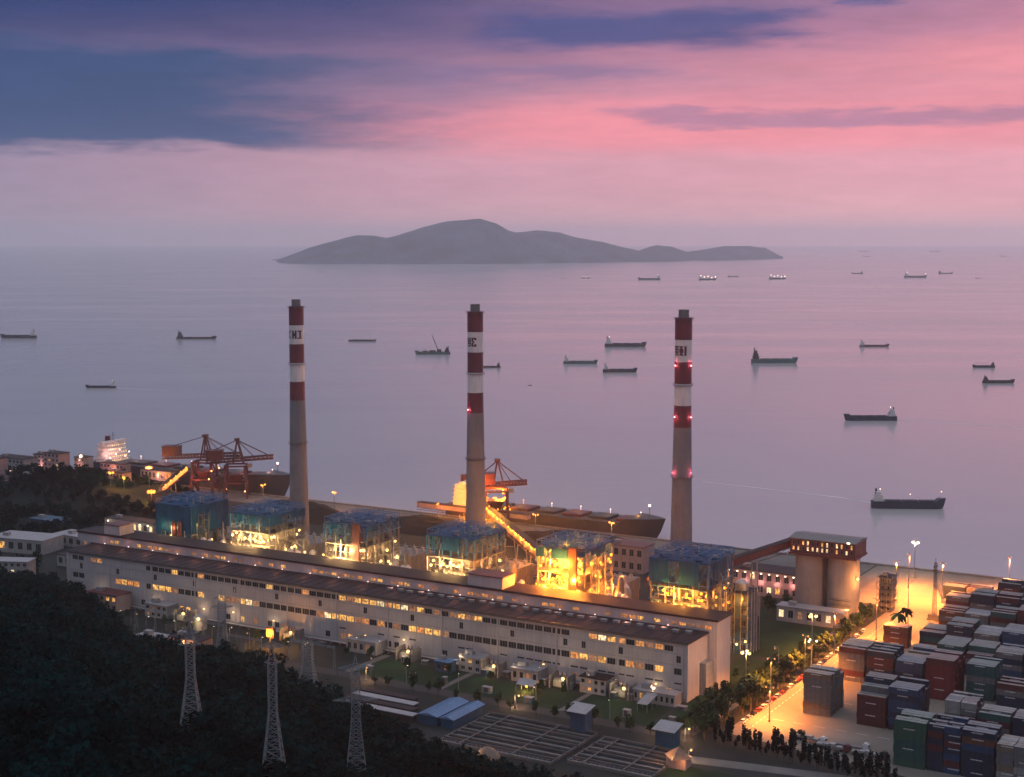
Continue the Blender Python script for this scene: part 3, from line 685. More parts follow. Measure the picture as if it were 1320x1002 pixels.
boiler(-157, 'blue topped boiler house with a row of pale lamps, below the middle chimney', 36, WARM, 'lamp_warm', 4, None, 48, 28, .7, 7)
boiler(-92, 'boiler house blazing with orange light beside a dark red lift shaft', 60, SOD, 'lamp_sodium', 5, 'shaft', 49, 26, 6.5, 5)
boiler(-28, 'blue topped boiler house with orange light low down, below the chimney furthest right', 30, (1, .33, .04), 'lamp_sodium', 6, None, 50, 29, .9, 11)

# ------------------------------------------------------------------ dust precipitators and ducts behind each boiler house
def precipitator():
    p = thing('precipitator', 'grey precipitator with hoppers behind the unlit boiler house', 'precipitator', -350, 92, 0, 0, 'precipitators between boilers and chimneys')
    obj('casing', MB().box(-12, 12, 4, 26, 11, 23), M['casing'], p)
    hp = MB()
    for i in range(4):
        for j in range(3):
            cx, cy_ = -9 + i * 6, 7.6 + j * 7.3; hp.add([(cx - 2.9, cy_ - 3.5, 11), (cx + 2.9, cy_ - 3.5, 11), (cx + 2.9, cy_ + 3.5, 11), (cx - 2.9, cy_ + 3.5, 11), (cx - .5, cy_ - .5, 6), (cx + .5, cy_ - .5, 6), (cx + .5, cy_ + .5, 6), (cx - .5, cy_ + .5, 6)],
                [(0, 4, 5, 1), (1, 5, 6, 2), (2, 6, 7, 3), (3, 7, 4, 0), (4, 7, 6, 5)])
    obj('hopper', hp, M['grey_steel'], p)
    lg = MB().box(-.3, .3, -.3, .3, 0, 11).mesh('leg', M['grey_steel'])
    for i in range(5):
        for j in (4.4, 15, 25.6): obj('leg', lg, None, p, (-11.6 + i * 5.8, j, 0))
    rf = MB()
    for i in range(4):
        for j in range(3): rf.box(-9.8 + i * 6, -8.2 + i * 6, 7 + j * 7, 8.6 + j * 7, 23, 25); rf.tube((-9 + i * 6, 7.8 + j * 7, 25), (-9 + i * 6, 7.8 + j * 7, 26.2), .3, 6)
    for yy in (4, 26): rf.bar((-12, yy, 24.1), (12, yy, 24.1), .1)
    obj('roof_rectifiers', rf, M['pale_steel'], p)
    rbm = MB()
    for k in range(9): rbm.box(-12.001 + k * 2.98, -11.75 + k * 2.98, 3.8, 3.997, 11, 23); rbm.box(12.003, 12.2, 4.2 + k * 2.6, 4.45 + k * 2.6, 11, 23)
    obj('stiffeners', rbm, M['grey_steel'], p)
    obj('inlet_duct', MB().add([(-4, -8, 14), (4, -8, 14), (4, -8, 20), (-4, -8, 20), (-11, 3.99, 11.5), (11, 3.99, 11.5), (11, 3.99, 22.5), (-11, 3.99, 22.5)], [(0, 1, 2, 3), (4, 7, 6, 5), (0, 4, 5, 1), (1, 5, 6, 2), (2, 6, 7, 3), (3, 7, 4, 0)]), M['casing'], p)
    obj('outlet_duct', MB().box(-4, 4, 26.003, 44, 12, 18), M['casing'], p)
    return p
pr0 = precipitator()
for x, lb in ((-292, 'grey precipitator with hoppers beside the chimney furthest left'), (-225, 'grey precipitator with hoppers behind the boiler house between two chimneys'), (-157, 'grey precipitator with hoppers to the right of the middle chimney'),
              (-92, 'grey precipitator with hoppers behind the blazing orange boiler house'), (-28, 'grey precipitator with hoppers behind the boiler house at the right end')):
    c = copy_tree(pr0); c.location = P(x, 92); c['label'] = lb

# ------------------------------------------------------------------ silos, galleries, plant buildings
sl = thing('coal_silo', 'two tall concrete silos under a red brown top house with lit windows', 'silo', 4, 180)
for cx, cy_ in ((-10.5, 0), (7.5, 0)):
    obj('silo_shell', MB().lathe([(8.5, 0), (8.5, 33)], 36, cx=cx, cy=cy_), M['silo'], sl)
for xx in (-2.2, -.9): obj('drain_pipe', MB().tube((xx, -4, 0), (xx, -4, 32), .35, 8), M['dark_steel'], sl)
obj('service_shaft', MB().box(-2.6, -.4, -3, 7, 0, 33), M['dark_steel'], sl)
th_ = MB().box(-20, 17, -10.5, 10, 33, 34.2); obj('floor_slab', th_, M['redbrown'], sl)
tw = MB(); tw.box(-19.5, 16.5, 9, 9.5, 34.2, 42); tw.box(-19.5, -19, -9, 9, 34.2, 42); tw.box(16, 16.5, -9, 9, 34.2, 42)
tw.box(-19.5, 16.5, -9.5, -9.003, 34.2, 35.4); tw.box(-19.5, 16.5, -9.5, -9.003, 40.8, 42); tw.box(-19.5, 16.5, -9.5, -9.003, 37.6, 38.4)
wx = [-17.6 + k * 2.66 for k in range(13)]
for z0 in (35.4, 38.4):
    z1 = z0 + (2.2 if z0 < 37 else 2.4); pv_ = -19.5
    for x in wx: tw.box(pv_, x - .6, -9.5, -9.003, z0, z1); pv_ = x + .6
    tw.box(pv_, 16.5, -9.5, -9.003, z0, z1)
obj('top_house', tw, M['redbrown'], sl)
R6 = random.Random(4)
for x in wx:
    for z0 in (35.4, 38.4): window(sl, x, -9.5, z0, 1.2, 2.2 if z0 < 37 else 2.4, R6.choice(['lit_c', 'lit_a', 'dark', 'dark', 'lit_c']))
obj('roof', MB().add([(-20, -10.5, 42), (17, -10.5, 42), (17, 0, 43.2), (-20, 0, 43.2), (-20, 10, 42), (17, 10, 42), (-20, -10.5, 41.6), (17, -10.5, 41.6), (17, 10, 41.6), (-20, 10, 41.6)],
    [(0, 1, 2, 3), (3, 2, 5, 4), (6, 9, 8, 7), (0, 6, 7, 1), (4, 5, 8, 9), (0, 3, 4, 9, 6), (1, 7, 8, 5, 2)]), M['grey_steel'], sl)
obj('flood_light', MB().box(-.8, .8, -.3, 0, 0, .7), M['lamp_white'], sl, (13, -10.6, 41.8))
for zz in (8, 10.5): obj('walkway', MB().box(3, 14.5, -10.2, -8.9, zz, zz + .15).bar((3, -10.1, zz + 1.1), (14.5, -10.1, zz + 1.1), .1), M['dark_steel'], sl)
obj('wall_lamp', MB().sphere((0, 0, 0), .7), M['lamp_warm'], sl, (16.4, -4, 22)); lamp(sl, (20.5, -6, 21.5), 13000, (1, .36, .08), .5); lamp(sl, (17, -17, 10), 9000, (1, .38, .09), .5)
def gallery(name, label, p, q, w, h, mt, lit=0, legs=2, power=700):
    """inclined conveyor gallery between two points given in works coordinates"""
    P0, P1 = P(*p), P(*q); g = thing(name, label, 'conveyor', 0, 0, 0); g.location = P0; d = P1 - P0; L = Vector((d.x, d.y, 0)).length; g.rotation_euler = (0, 0, math.atan2(d.y, d.x)); dz = d.z
    def ramp(y0, y1, a, b_): return MB().add([(0, y0, a), (L, y0, a + dz), (L, y1, a + dz), (0, y1, a), (0, y0, b_), (L, y0, b_ + dz), (L, y1, b_ + dz), (0, y1, b_)], [(0, 3, 2, 1), (4, 5, 6, 7), (0, 1, 5, 4), (2, 3, 7, 6), (0, 4, 7, 3), (1, 2, 6, 5)])
    obj('enclosure', ramp(-w / 2, w / 2, 0, h), M[mt], g); obj('roof', ramp(-w / 2 - .3, w / 2 + .3, h + .003, h + .3), M['roof_dark'], g)
    tr = MB(); n = max(4, int(L / 5))
    for s in (-w / 2 - .25, w / 2 + .25):
        tr.bar((0, s, -.1), (L, s, dz - .1), .25); tr.bar((0, s, -2), (L, s, dz - 2), .25)
        for k in range(n): tr.bar((L * k / n, s, dz * k / n - 2 * (k % 2) - .1), (L * (k + 1) / n, s, dz * (k + 1) / n - 2 * ((k + 1) % 2) - .1), .16)
    obj('truss', tr, M['rust'], g)
    for k in range(legs):
        f = (k + 1) / (legs + 1); zt = P0.z + dz * f - 2
        obj('trestle', MB().bar((L * f, -w / 2, -2 + dz * f), (L * f, -w / 2 - zt * .1, -P0.z), .5).bar((L * f, w / 2, -2 + dz * f), (L * f, w / 2 + zt * .1, -P0.z), .5).bar((L * f, -w / 2 - zt * .05, -P0.z + zt * .5), (L * f, w / 2 + zt * .05, -P0.z + zt * .5), .3), M['pale_steel'], g)
    for k in range(lit):
        f = (k + .5) / lit; obj('gallery_lamp', MB().sphere((0, 0, 0), .6), M['lamp_sodium'], g, (L * f, -w / 2 - .9, dz * f + h + .6)); lamp(g, (L * f, -w / 2 - 2.2, dz * f + h * .7), power, (1, .32, .04), .5)
    return g
gallery('conveyor_gallery', 'red brown conveyor gallery rising to the top house of the silos', (-46, 142, 26), (-17, 178, 36), 4.5, 3.6, 'redbrown', 0, 1)
gallery('conveyor_gallery', 'red brown conveyor gallery running low from the boiler house at the right end', (-62, 92, 27), (-46, 141, 26), 4, 3.2, 'redbrown', 0, 1)
gallery('conveyor_gallery', 'orange lit conveyor gallery dropping from the ship unloader toward the blazing boiler house', (-276, 286, 12), (-120, 92, 30), 4.5, 3.4, 'rust', 12, 4, 13000)
gallery('conveyor_gallery', 'pinkish conveyor gallery low on the quay behind the boiler house with pale lamps', (-345, 300, 8), (-250, 296, 8), 5, 3.2, 'pink_wall', 0, 4)
gallery('conveyor_gallery', 'pink lit sloping conveyor gallery at the foot of the two cranes', (*pl(207, 634, 8), 8), (*pl(240, 606, 22), 22), 4.5, 3.4, 'pink_wall', 5, 1, 2600)

def block(name, label, cat, x, y, w, d, h, wall, roof, floors=3, nwin=6, litp=.2, rz=0, over=.4, wins=True, z=0, parapet=True, group=None, side=True, seed=0, litset=('lit_dim', 'lit_c', 'lit_a')):
    """a flat roofed building with its corner at (x, y); openings are real recesses"""
    R = random.Random(seed + int(abs(x * 7 + y * 3))); b = thing(name, label, cat, x, y, z, rz, group); m = MB()
    fh = h / floors; ww = w / nwin * .55; wh = fh * .5; todo = []
    if wins:
        for k in range(floors):
            z0 = k * fh; za = z0 + fh * .28; m.box(0, w, 0, .4, z0, za); m.box(0, w, 0, .4, za + wh, z0 + fh); pv = 0
            for i in range(nwin): xc = w * (i + .5) / nwin; m.box(pv, xc - ww / 2, 0, .4, za, za + wh); pv = xc + ww / 2; todo.append((xc, 0, za, ww, wh, 0))
            m.box(pv, w, 0, .4, za, za + wh)
            if side:
                nd = max(1, int(d / (w / nwin)))
                for i in range(nd): todo.append((w + .19, d * (i + .5) / nd, za, ww, wh, PI / 2))
    else: m.box(0, w, 0, .4, 0, h)
    m.box(0, .4, .4, d - .4, 0, h).box(w - .4, w, .4, d - .4, 0, h).box(0, w, d - .4, d, 0, h)
    obj('wall', m, M[wall], b)
    for xc, yc, za, a, c_, r in todo: window(b, xc, yc, za, a, c_, R.choice(litset) if R.random() < litp else 'dark', r)
    obj('roof', MB().box(-over, w + over, -over, d + over, h, h + .4), M[roof], b)
    if parapet:
        obj('roof_plant', MB().box(w * .15, w * .15 + min(4, w * .3), d * .3, d * .3 + min(3, d * .4), h + .4, h + 2.4), M['pale_steel'], b)
    return b
block('silo_office', 'low pale building with openings at the foot of the silos', 'building', -16, 153, 36, 9, 8, 'pale_wall', 'roof_pale', 1, 7, .5)
block('workshop', 'long pinkish workshop with a row of bright lamps under its eaves behind the lawn', 'workshop', -66, 200, 66, 18, 14, 'pink_wall', 'roof_dark', 2, 13, .25)
wk = bpy.data.objects['workshop']
for k in range(13): obj('eaves_lamp', MB().box(-.4, .4, -.6, 0, 0, .5), M['lamp_white'], wk, (4 + k * 4.8, -.003, 12.6)); (k % 2 == 0) and lamp(wk, (4 + k * 4.8, -2, 8), 900, (1, .42, .35), .4)
block('pump_house', 'pinkish pump house with a dark roof behind the blazing orange boiler house', 'pump house', -150, 215, 26, 16, 16, 'pink_wall', 'redbrown', 2, 5, .3)
qf = block('quay_office', 'slim dark building in scaffolding beside the silos, facing the orange pier', 'building', 25, 200, 6.5, 9, 19, 'grey_steel', 'roof_dark', 5, 2, 0)
for k in range(4): obj('scaffold_pole', MB().bar((-.9 + k * 2.8, -1.3, 0), (-.9 + k * 2.8, -1.3, 21), .18), M['pale_steel'], qf); obj('scaffold_pole', MB().bar((7.8, -1 + k * 3.2, 0), (7.8, -1 + k * 3.2, 21), .18), M['pale_steel'], qf)
for k in range(6): obj('scaffold_deck', MB().box(-1, 8, -1.5, -.3, 3 + k * 3.2, 3.15 + k * 3.2).box(6.9, 8, -.297, 9, 3 + k * 3.2, 3.15 + k * 3.2), M['dark_steel'], qf)
fg = block('scrubber_house', 'blue grey tall block with steel uprights at the right of the boiler houses', 'building', -22, 84, 17, 13, 30, 'blue_wall', 'roof_dark', 5, 3, 0)
up = MB().bar((0, 0, 0), (0, 0, 32), .3).mesh('upright', M['pale_steel'])
for k in range(6): obj('upright', up, None, fg, (k * 3.4, -1.2, 0))
for k in range(4): obj('upright', up, None, fg, (18.2, 1 + k * 3.6, 0))
for k in range(5): obj('walkway', MB().box(-.5, 18.6, -1.7, -.02, 5.9 + k * 6, 6.05 + k * 6), M['dark_steel'], fg)
obj('vessel', MB().lathe([(3.2, 30.4), (3.2, 34), (1.2, 35.5)], 20, cx=11, cy=6), M['silver'], fg)
for k in range(4): obj('flood_light', MB().sphere((0, 0, 0), .6), M['lamp_warm'], fg, (3 + k * 4.5, -2.2, 5 + (k % 2) * 2)); lamp(fg, (3 + k * 4.5, -4.2, 5), 700, (1, .6, .3), .5)
ab = thing('absorber_tower', 'silver vertical vessel with rows of white lamps between two boiler houses', 'tower', -70, 78)
obj('vessel', MB().lathe([(4.2, 0), (4.2, 24), (3.2, 27), (1.6, 29), (1.6, 33)], 26), M['silver'], ab)
obj('ring_deck', MB().lathe([(4.25, 9), (5.6, 9), (5.6, 9.2), (4.25, 9.2)], 26, caps=False), M['dark_steel'], ab); obj('ring_deck', MB().lathe([(4.25, 18), (5.6, 18), (5.6, 18.2), (4.25, 18.2)], 26, caps=False), M['dark_steel'], ab)
for k in range(12): a = -2.6 + (k % 4) * .6; obj('flood_light', MB().sphere((0, 0, 0), .55), M['lamp_white'], ab, (5.3 * math.cos(a), 5.3 * math.sin(a), 10.4 + (k // 4) * 5.2))
for k in range(3): lamp(ab, (-1.5, -7.5, 9 + k * 7), 1800, (1, .75, .42), .5)

def pipe_rack(label, x, w, seed, col, lm_, pw):
    R = random.Random(seed); g = thing('pipe_rack', label, 'pipe rack', x, 47, 0, 0, 'pipe racks between the boiler houses'); n = 5; D = 14; hgt = 25
    cm = MB().box(-.3, .3, -.3, .3, 0, hgt).mesh('column', M['grey_steel'])
    for i in range(n):
        for yy in (0, D): obj('column', cm, None, g, (i * w / (n - 1), yy, 0))
    for z in (6, 12, 18, 24):
        m = MB()
        for yy in (0, D): m.box(-.2, w + .2, yy - .2, yy + .2, z, z + .5)
        for i in range(n): m.box(i * w / (n - 1) - .2, i * w / (n - 1) + .2, .203, D - .203, z, z + .5)
        obj('beam_grid', m, M['grey_steel'], g)
        pm = MB()
        for q in range(6): yy = 1.2 + q * 2.1; rr = R.uniform(.2, .7); pm.tube((-R.uniform(0, 4), yy, z + .5 + rr), (w + R.uniform(0, 4), yy, z + .5 + rr), rr, 8)
        for q in range(7): xx = R.uniform(0, w); pm.tube((xx, -.6, z - R.uniform(2, 6)), (xx, -.6, z + R.uniform(1, 5)), R.uniform(.15, .4), 7)
        obj('pipe_run', pm, M[R.choice(['silver', 'pale_steel', 'casing'])], g)['kind'] = 'stuff'
    br = MB()
    for i in range(n - 1):
        for z in (0, 6, 12, 18):
            a, b_ = i * w / (n - 1), (i + 1) * w / (n - 1)
            if R.random() < .7: br.bar((a, -.1, z + .5), (b_, -.1, z + 6), .22); br.bar((b_, -.1, z + .5), (a, -.1, z + 6), .22)
    obj('bracing', br, M['grey_steel'], g)
    for q in range(3): xx = R.uniform(2, w - 3); obj('tank', MB().lathe([(R.uniform(1.4, 2.4), 24.6), (1.8, 29), (.6, 30.2)], 16, cx=xx, cy=R.uniform(3, 11)), M['silver'], g)
    obj('tall_vessel', MB().lathe([(1.7, 0), (1.7, 33), (.7, 35)], 16, cx=R.uniform(3, w - 3), cy=D + 5), M['casing'], g)
    fl = MB().sphere((0, 0, 0), .62, 8, 6).mesh('flood_light', M[lm_])
    for q in range(11): obj('flood_light', fl, None, g, (R.uniform(0, w), R.choice([-1.0, D + 1]), R.choice([9, 15, 21, 27])))
    for q in range(4): lamp(g, (w * (q + .5) / 4, -3.2, 14 + (q % 2) * 8), pw, col, .5)
    return g
pipe_rack('grey pipe rack with silver pipes left of the boiler house with warm lamps', -273, 28, 31, WARM, 'lamp_warm', 6000)
pipe_rack('blue pipe rack with warm lamps between the two boiler houses by the middle chimney', -206, 30, 32, WARM, 'lamp_warm', 6000)
pipe_rack('grey pipe rack just left of the blazing orange boiler house', -139, 28, 33, SOD, 'lamp_sodium', 20000)
pipe_rack('pipe rack with white lamps just right of the blazing orange boiler house', -72, 24, 34, (1, .62, .28), 'lamp_white', 5000)
pipe_rack('blue pipe rack between the unlit boiler house and the one with white lamps', -333, 24, 35, WARM, 'lamp_warm', 2500)

# left of the hall: offices, sheds, the town on the point
block('apartment_block', 'pale apartment block with rows of balconies at the foot of the dark hill', 'apartment block', -448, -12, 34, 11, 15, 'pale_wall', 'roof_pale', 4, 9, .12, rz=.42, litset=('lit_c', 'lit_c'))
block('flat_shed', 'wide flat roofed pale shed behind the apartment block', 'shed', -520, 60, 42, 22, 9, 'pale_wall', 'roof_pale', 1, 6, .3, rz=.2)
block('flat_shed', 'long low shed with a white roof left of the turbine hall', 'shed', -500, 96, 60, 16, 7, 'pale_wall', 'roof_pale', 1, 9, .1)
block('flat_shed', 'low grey shed near the left end of the turbine hall', 'shed', -448, 52, 36, 14, 7, 'pale_wall', 'roof_dark', 1, 6, .3)
block('flat_shed', 'small teal shed on the wooded slope by the white roofed shed', 'shed', -552, 122, 26, 14, 8, 'blue_wall', 'blue_wall', 1, 4, 0)
ls = block('lit_shed', 'low building washed with white light left of the unlit boiler house', 'building', -508, 150, 46, 12, 8, 'concrete', 'roof_dark', 1, 9, .6, litset=('lit_c',))
for k in range(6): lamp(ls, (4 + k * 7.5, -3, 6), 420, (1, .82, .6), .4); obj('wall_lamp', MB().sphere((0, 0, 0), .5), M['lamp_white'], ls, (4 + k * 7.5, -.8, 6.6))
town = [('grey pink block of flats at the left end of the shoreline, nearest the edge', -712, 205, 26, 14, 22, 'pink_wall', 6, 6), ('rose coloured block of flats with lit balconies on the wooded shore', -700, 268, 18, 12, 19, 'pink_wall', 5, 4),
        ('small dark house with a bright white lamp on the wooded shore', -690, 292, 12, 10, 13, 'pale_wall', 3, 3), ('low pink warehouse below the block of flats at the left end', -690, 190, 34, 14, 11, 'pink_wall', 2, 8),
        ('broad low store with a flat roof behind the block of flats at the left end', -740, 250, 36, 16, 15, 'pale_wall', 3, 8), ('narrow house between the two pink blocks of flats', -728, 282, 14, 10, 14, 'pale_wall', 4, 3)]
town += [('low store with a dark roof among trees, nearest the teal shed', -600, 150, 24, 10, 7, 'pale_wall', 2, 6), ('white walled house on the wooded shore above the low pink warehouse', -664, 210, 16, 10, 11, 'pale_wall', 3, 4),
         ('two storey house near the coal yard lamps', -622, 262, 18, 10, 10, 'pink_wall', 2, 5), ('dark roofed long house by the rose coloured flats', -668, 300, 26, 9, 9, 'pink_wall', 2, 7), ('small block of flats at the left edge below the low pink warehouse', -668, 160, 15, 11, 15, 'pink_wall', 4, 4),
         ('row of sheds by the shore under the stern of the navy ship', -618, 296, 34, 9, 8, 'pale_wall', 1, 8), ('little grey house by the apartment block at the hill foot', -520, 20, 14, 9, 8, 'pale_wall', 2, 4), ('squat office beside the flat roofed sheds left of the hall', -560, 62, 20, 12, 11, 'pink_wall', 3, 5)]
for lb, x, y, w, d, h, wl, fl, nw in town:
    tb = block('shore_building', lb, 'building', x, y, w, d, h, wl, 'roof_dark', fl, nw, .3, group='buildings on the shore at the left', litset=('lit_b', 'lit_c', 'lit_dim'), z=6 if x < -610 else 2)
    lamp(tb, (w * .6, -4, 4), 3200, (1, .35, .3), .5); obj('wall_lamp', MB().sphere((0, 0, 0), .6), M['lamp_pink'], tb, (w * .6, -1.0, 4.5))
tb = bpy.data.objects['shore_building.002']; obj('flood_light', MB().sphere((0, 0, 0), 1.3), M['lamp_white'], tb, (9, -1, 14.5))

# wooded mound and coal heaps on the left
def heap(name, cx, cy_, rx, ry, h, mt, kind='structure', n=34, m=22, lump=.2):
    vs, fs = [], []
    for i in range(n + 1):
        for j in range(m + 1):
            a, b_ = i / n * 2 - 1, j / m * 2 - 1; r = math.sqrt(a * a + b_ * b_); z = h * max(0, 1 - r ** 2.2) * (1 + lump * noise.fractal(Vector((a * 3, b_ * 3, cx)), 1, 2, 4)) - .3
            vs.append((cx + a * rx, cy_ + b_ * ry, z))
    for i in range(n):
        for j in range(m): fs.append((i * (m + 1) + j, (i + 1) * (m + 1) + j, (i + 1) * (m + 1) + j + 1, i * (m + 1) + j + 1))
    return struct(name, MB().add(vs, fs), M[mt], kind)
heap('mound', -655, 195, 160, 120, 16, 'soil'); heap('mound', -560, 110, 70, 50, 8, 'soil')
heap('coal_heap', -420, 255, 48, 22, 12, 'coal'); heap('coal_heap', -190, 262, 70, 20, 11, 'coal'); heap('coal_heap', -310, 262, 46, 20, 10, 'coal'); heap('coal_heap', -530, 240, 46, 24, 11, 'coal')
qs = []
for cx, cy_, rx, ry, h, n in ((-655, 195, 160, 115, 16, 1000), (-560, 112, 75, 50, 8, 200), (-440, 30, 60, 40, 0, 60), (-560, 30, 80, 70, 3, 200)):
    for _ in range(n):
        a, r = uni(0, 2 * PI), math.sqrt(rnd()); xx, yy = cx + math.cos(a) * r * rx, cy_ + math.sin(a) * r * ry
        if any(abs(xx - (bx + w / 2)) < w / 2 + 6 and -16 < yy - by < d + 5 for bx, by, w, d in [(q[1], q[2], q[3], q[4]) for q in town] + [(-508, 150, 46, 12), (-520, 60, 42, 30), (-500, 96, 60, 16), (-448, 52, 36, 14), (-448, -14, 40, 24), (-552, 122, 26, 14)]): continue
        if -580 < xx < -520 and 200 < yy < 262 or xx > HL - 12 and yy > -20: continue
        q = protos[int(rnd() * 7)]; p = P(xx, yy, h * max(0, 1 - r ** 2.2) - .5); qs.append(q * uni(.7, 1.15) + np.array([p.x, p.y, p.z]))
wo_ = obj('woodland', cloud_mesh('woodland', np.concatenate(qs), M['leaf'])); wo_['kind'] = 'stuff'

# ------------------------------------------------------------------ berthed ships, cranes, ship unloader
def hull_mb(L, Bm, z0, z1, bow=.10, fore=.13, fore_h=3.0, stern=.03, n=40):
    """bow toward +x; centre at 0"""
    sec = []
    for i in range(n + 1):
        f = i / n; x = -L / 2 + L * f
        hw = Bm / 2 * (min(1, (f / stern * .25 + .75)) if f < stern else 1) * (1 if f < 1 - bow * 1.6 else max(.02, 1 - ((f - (1 - bow * 1.6)) / (bow * 1.6)) ** 2.2))
        sheer = (fore_h if f > 1 - fore else 0) + .6 * max(0, (f - .75) / .25) ** 2
        fl = 1 - .22 * max(0, (f - (1 - bow * 1.6)) / (bow * 1.6)); rake = L * .022 * max(0, (f - .92) / .08)
        sec.append([(x - rake, -hw * fl, z0), (x, -hw, (z0 + z1) / 2), (x + rake, -hw, z1 + sheer), (x + rake, hw, z1 + sheer), (x, hw, (z0 + z1) / 2), (x - rake, hw * fl, z0)])
    m = MB(); vs = [p for s in sec for p in s]; fs = [(i * 6 + k, (i + 1) * 6 + k, (i + 1) * 6 + (k + 1) % 6, i * 6 + (k + 1) % 6) for i in range(n) for k in range(6)] + [tuple(range(5, -1, -1)), tuple(n * 6 + k for k in range(6))]
    return m.add(vs, fs)
def bulker(label, xs_, xb, y, deck, hull_mt, litcol, lampm, power):
    L = abs(xb - xs_); s = thing('bulk_carrier', label, 'ship', (xs_ + xb) / 2, y, ZW, 0 if xb > xs_ else PI, 'bulk carriers berthed at the coal quay')
    obj('hull', hull_mb(L, 28, 0, deck), M[hull_mt], s)
    for k in range(6): hx = -L * .26 + k * L * .125; obj('hatch_cover', MB().box(hx - L * .045, hx + L * .045, -8, 8, deck + .02, deck + 1.9).box(hx - L * .045 - .4, hx + L * .045 + .4, -8.4, 8.4, deck + 1.2, deck + 1.6), M['redbrown' if k % 2 else 'hull_grey'], s)
    a = MB(); x0 = -L / 2 + 8
    for k in range(5): a.box(x0 - k * .0, x0 + 15 - k * 1.2, -12.5 + k * .6, 12.5 - k * .6, deck + k * 3, deck + k * 3 + 2.7); a.box(x0 - .6, x0 + 15.8 - k * 1.2, -13.2 + k * .6, 13.2 - k * .6, deck + k * 3 + 2.7, deck + k * 3 + 3)
    a.box(x0 + 6, x0 + 10, -14, 14, deck + 15, deck + 17.6)
    obj('accommodation', a, M['ship_white'], s)
    wm_ = MB()
    for k in range(5):
        for j in range(9): wm_.box(x0 + 15.003 - k * 1.2, x0 + 15.06 - k * 1.2, -11 + k * .6 + j * 2.4, -9.8 + k * .6 + j * 2.4, deck + k * 3 + 1, deck + k * 3 + 2)
    obj('windows', wm_, M['lit_c'], s)['kind'] = 'stuff'
    obj('funnel', MB().lathe([(2.6, deck + 12), (2.3, deck + 21)], 14, cx=x0 + 1.5), M['red_paint'], s)
    obj('mast', MB().bar((x0 + 8, 0, deck + 17.6), (x0 + 8, 0, deck + 25), .4).bar((x0 + 8, -2.5, deck + 22), (x0 + 8, 2.5, deck + 22), .2), M['grey_steel'], s)
    obj('foremast', MB().bar((L * .45, 0, deck + 3), (L * .45, 0, deck + 11), .4), M['grey_steel'], s)
    obj('mast_light', MB().sphere((0, 0, 0), 1.0), M['lamp_pink'], s, (L * .45, 0, deck + 11.6))
    rl = MB()
    for sy in (-13.6, 13.6): rl.bar((-L * .4, sy, deck + 1.1), (L * .36, sy, deck + 1.1), .1)
    for k in range(40): rl.bar((-L * .4 + k * L * .0195, -13.6, deck), (-L * .4 + k * L * .0195, -13.6, deck + 1.1), .07)
    obj('railing', rl, M['pale_steel'], s)
    for k in range(5): obj('deck_light', MB().sphere((0, 0, 0), .7), M[lampm], s, (x0 + 15.5 + (k % 2), -11 + k * 5.5, deck + 4 + 3 * (k % 3)))
    for k in range(6):
        hx = -L * .32 + k * L * .14; obj('deck_light', MB().sphere((0, 0, 0), .45).bar((0, 0, -4), (0, 0, 0), .15), M[lampm if k < 2 else 'lamp_pink'], s, (hx, 11, deck + 4)); lamp(s, (hx, 6, deck + 5), power * (.10 if 1 < k < 5 else .35), litcol, .5)
    lamp(s, (x0 + 19, -6, deck + 9), power * 2, litcol, .5); lamp(s, (x0 + 12, -17, deck + 8), power * 2, litcol, .5)
    return s
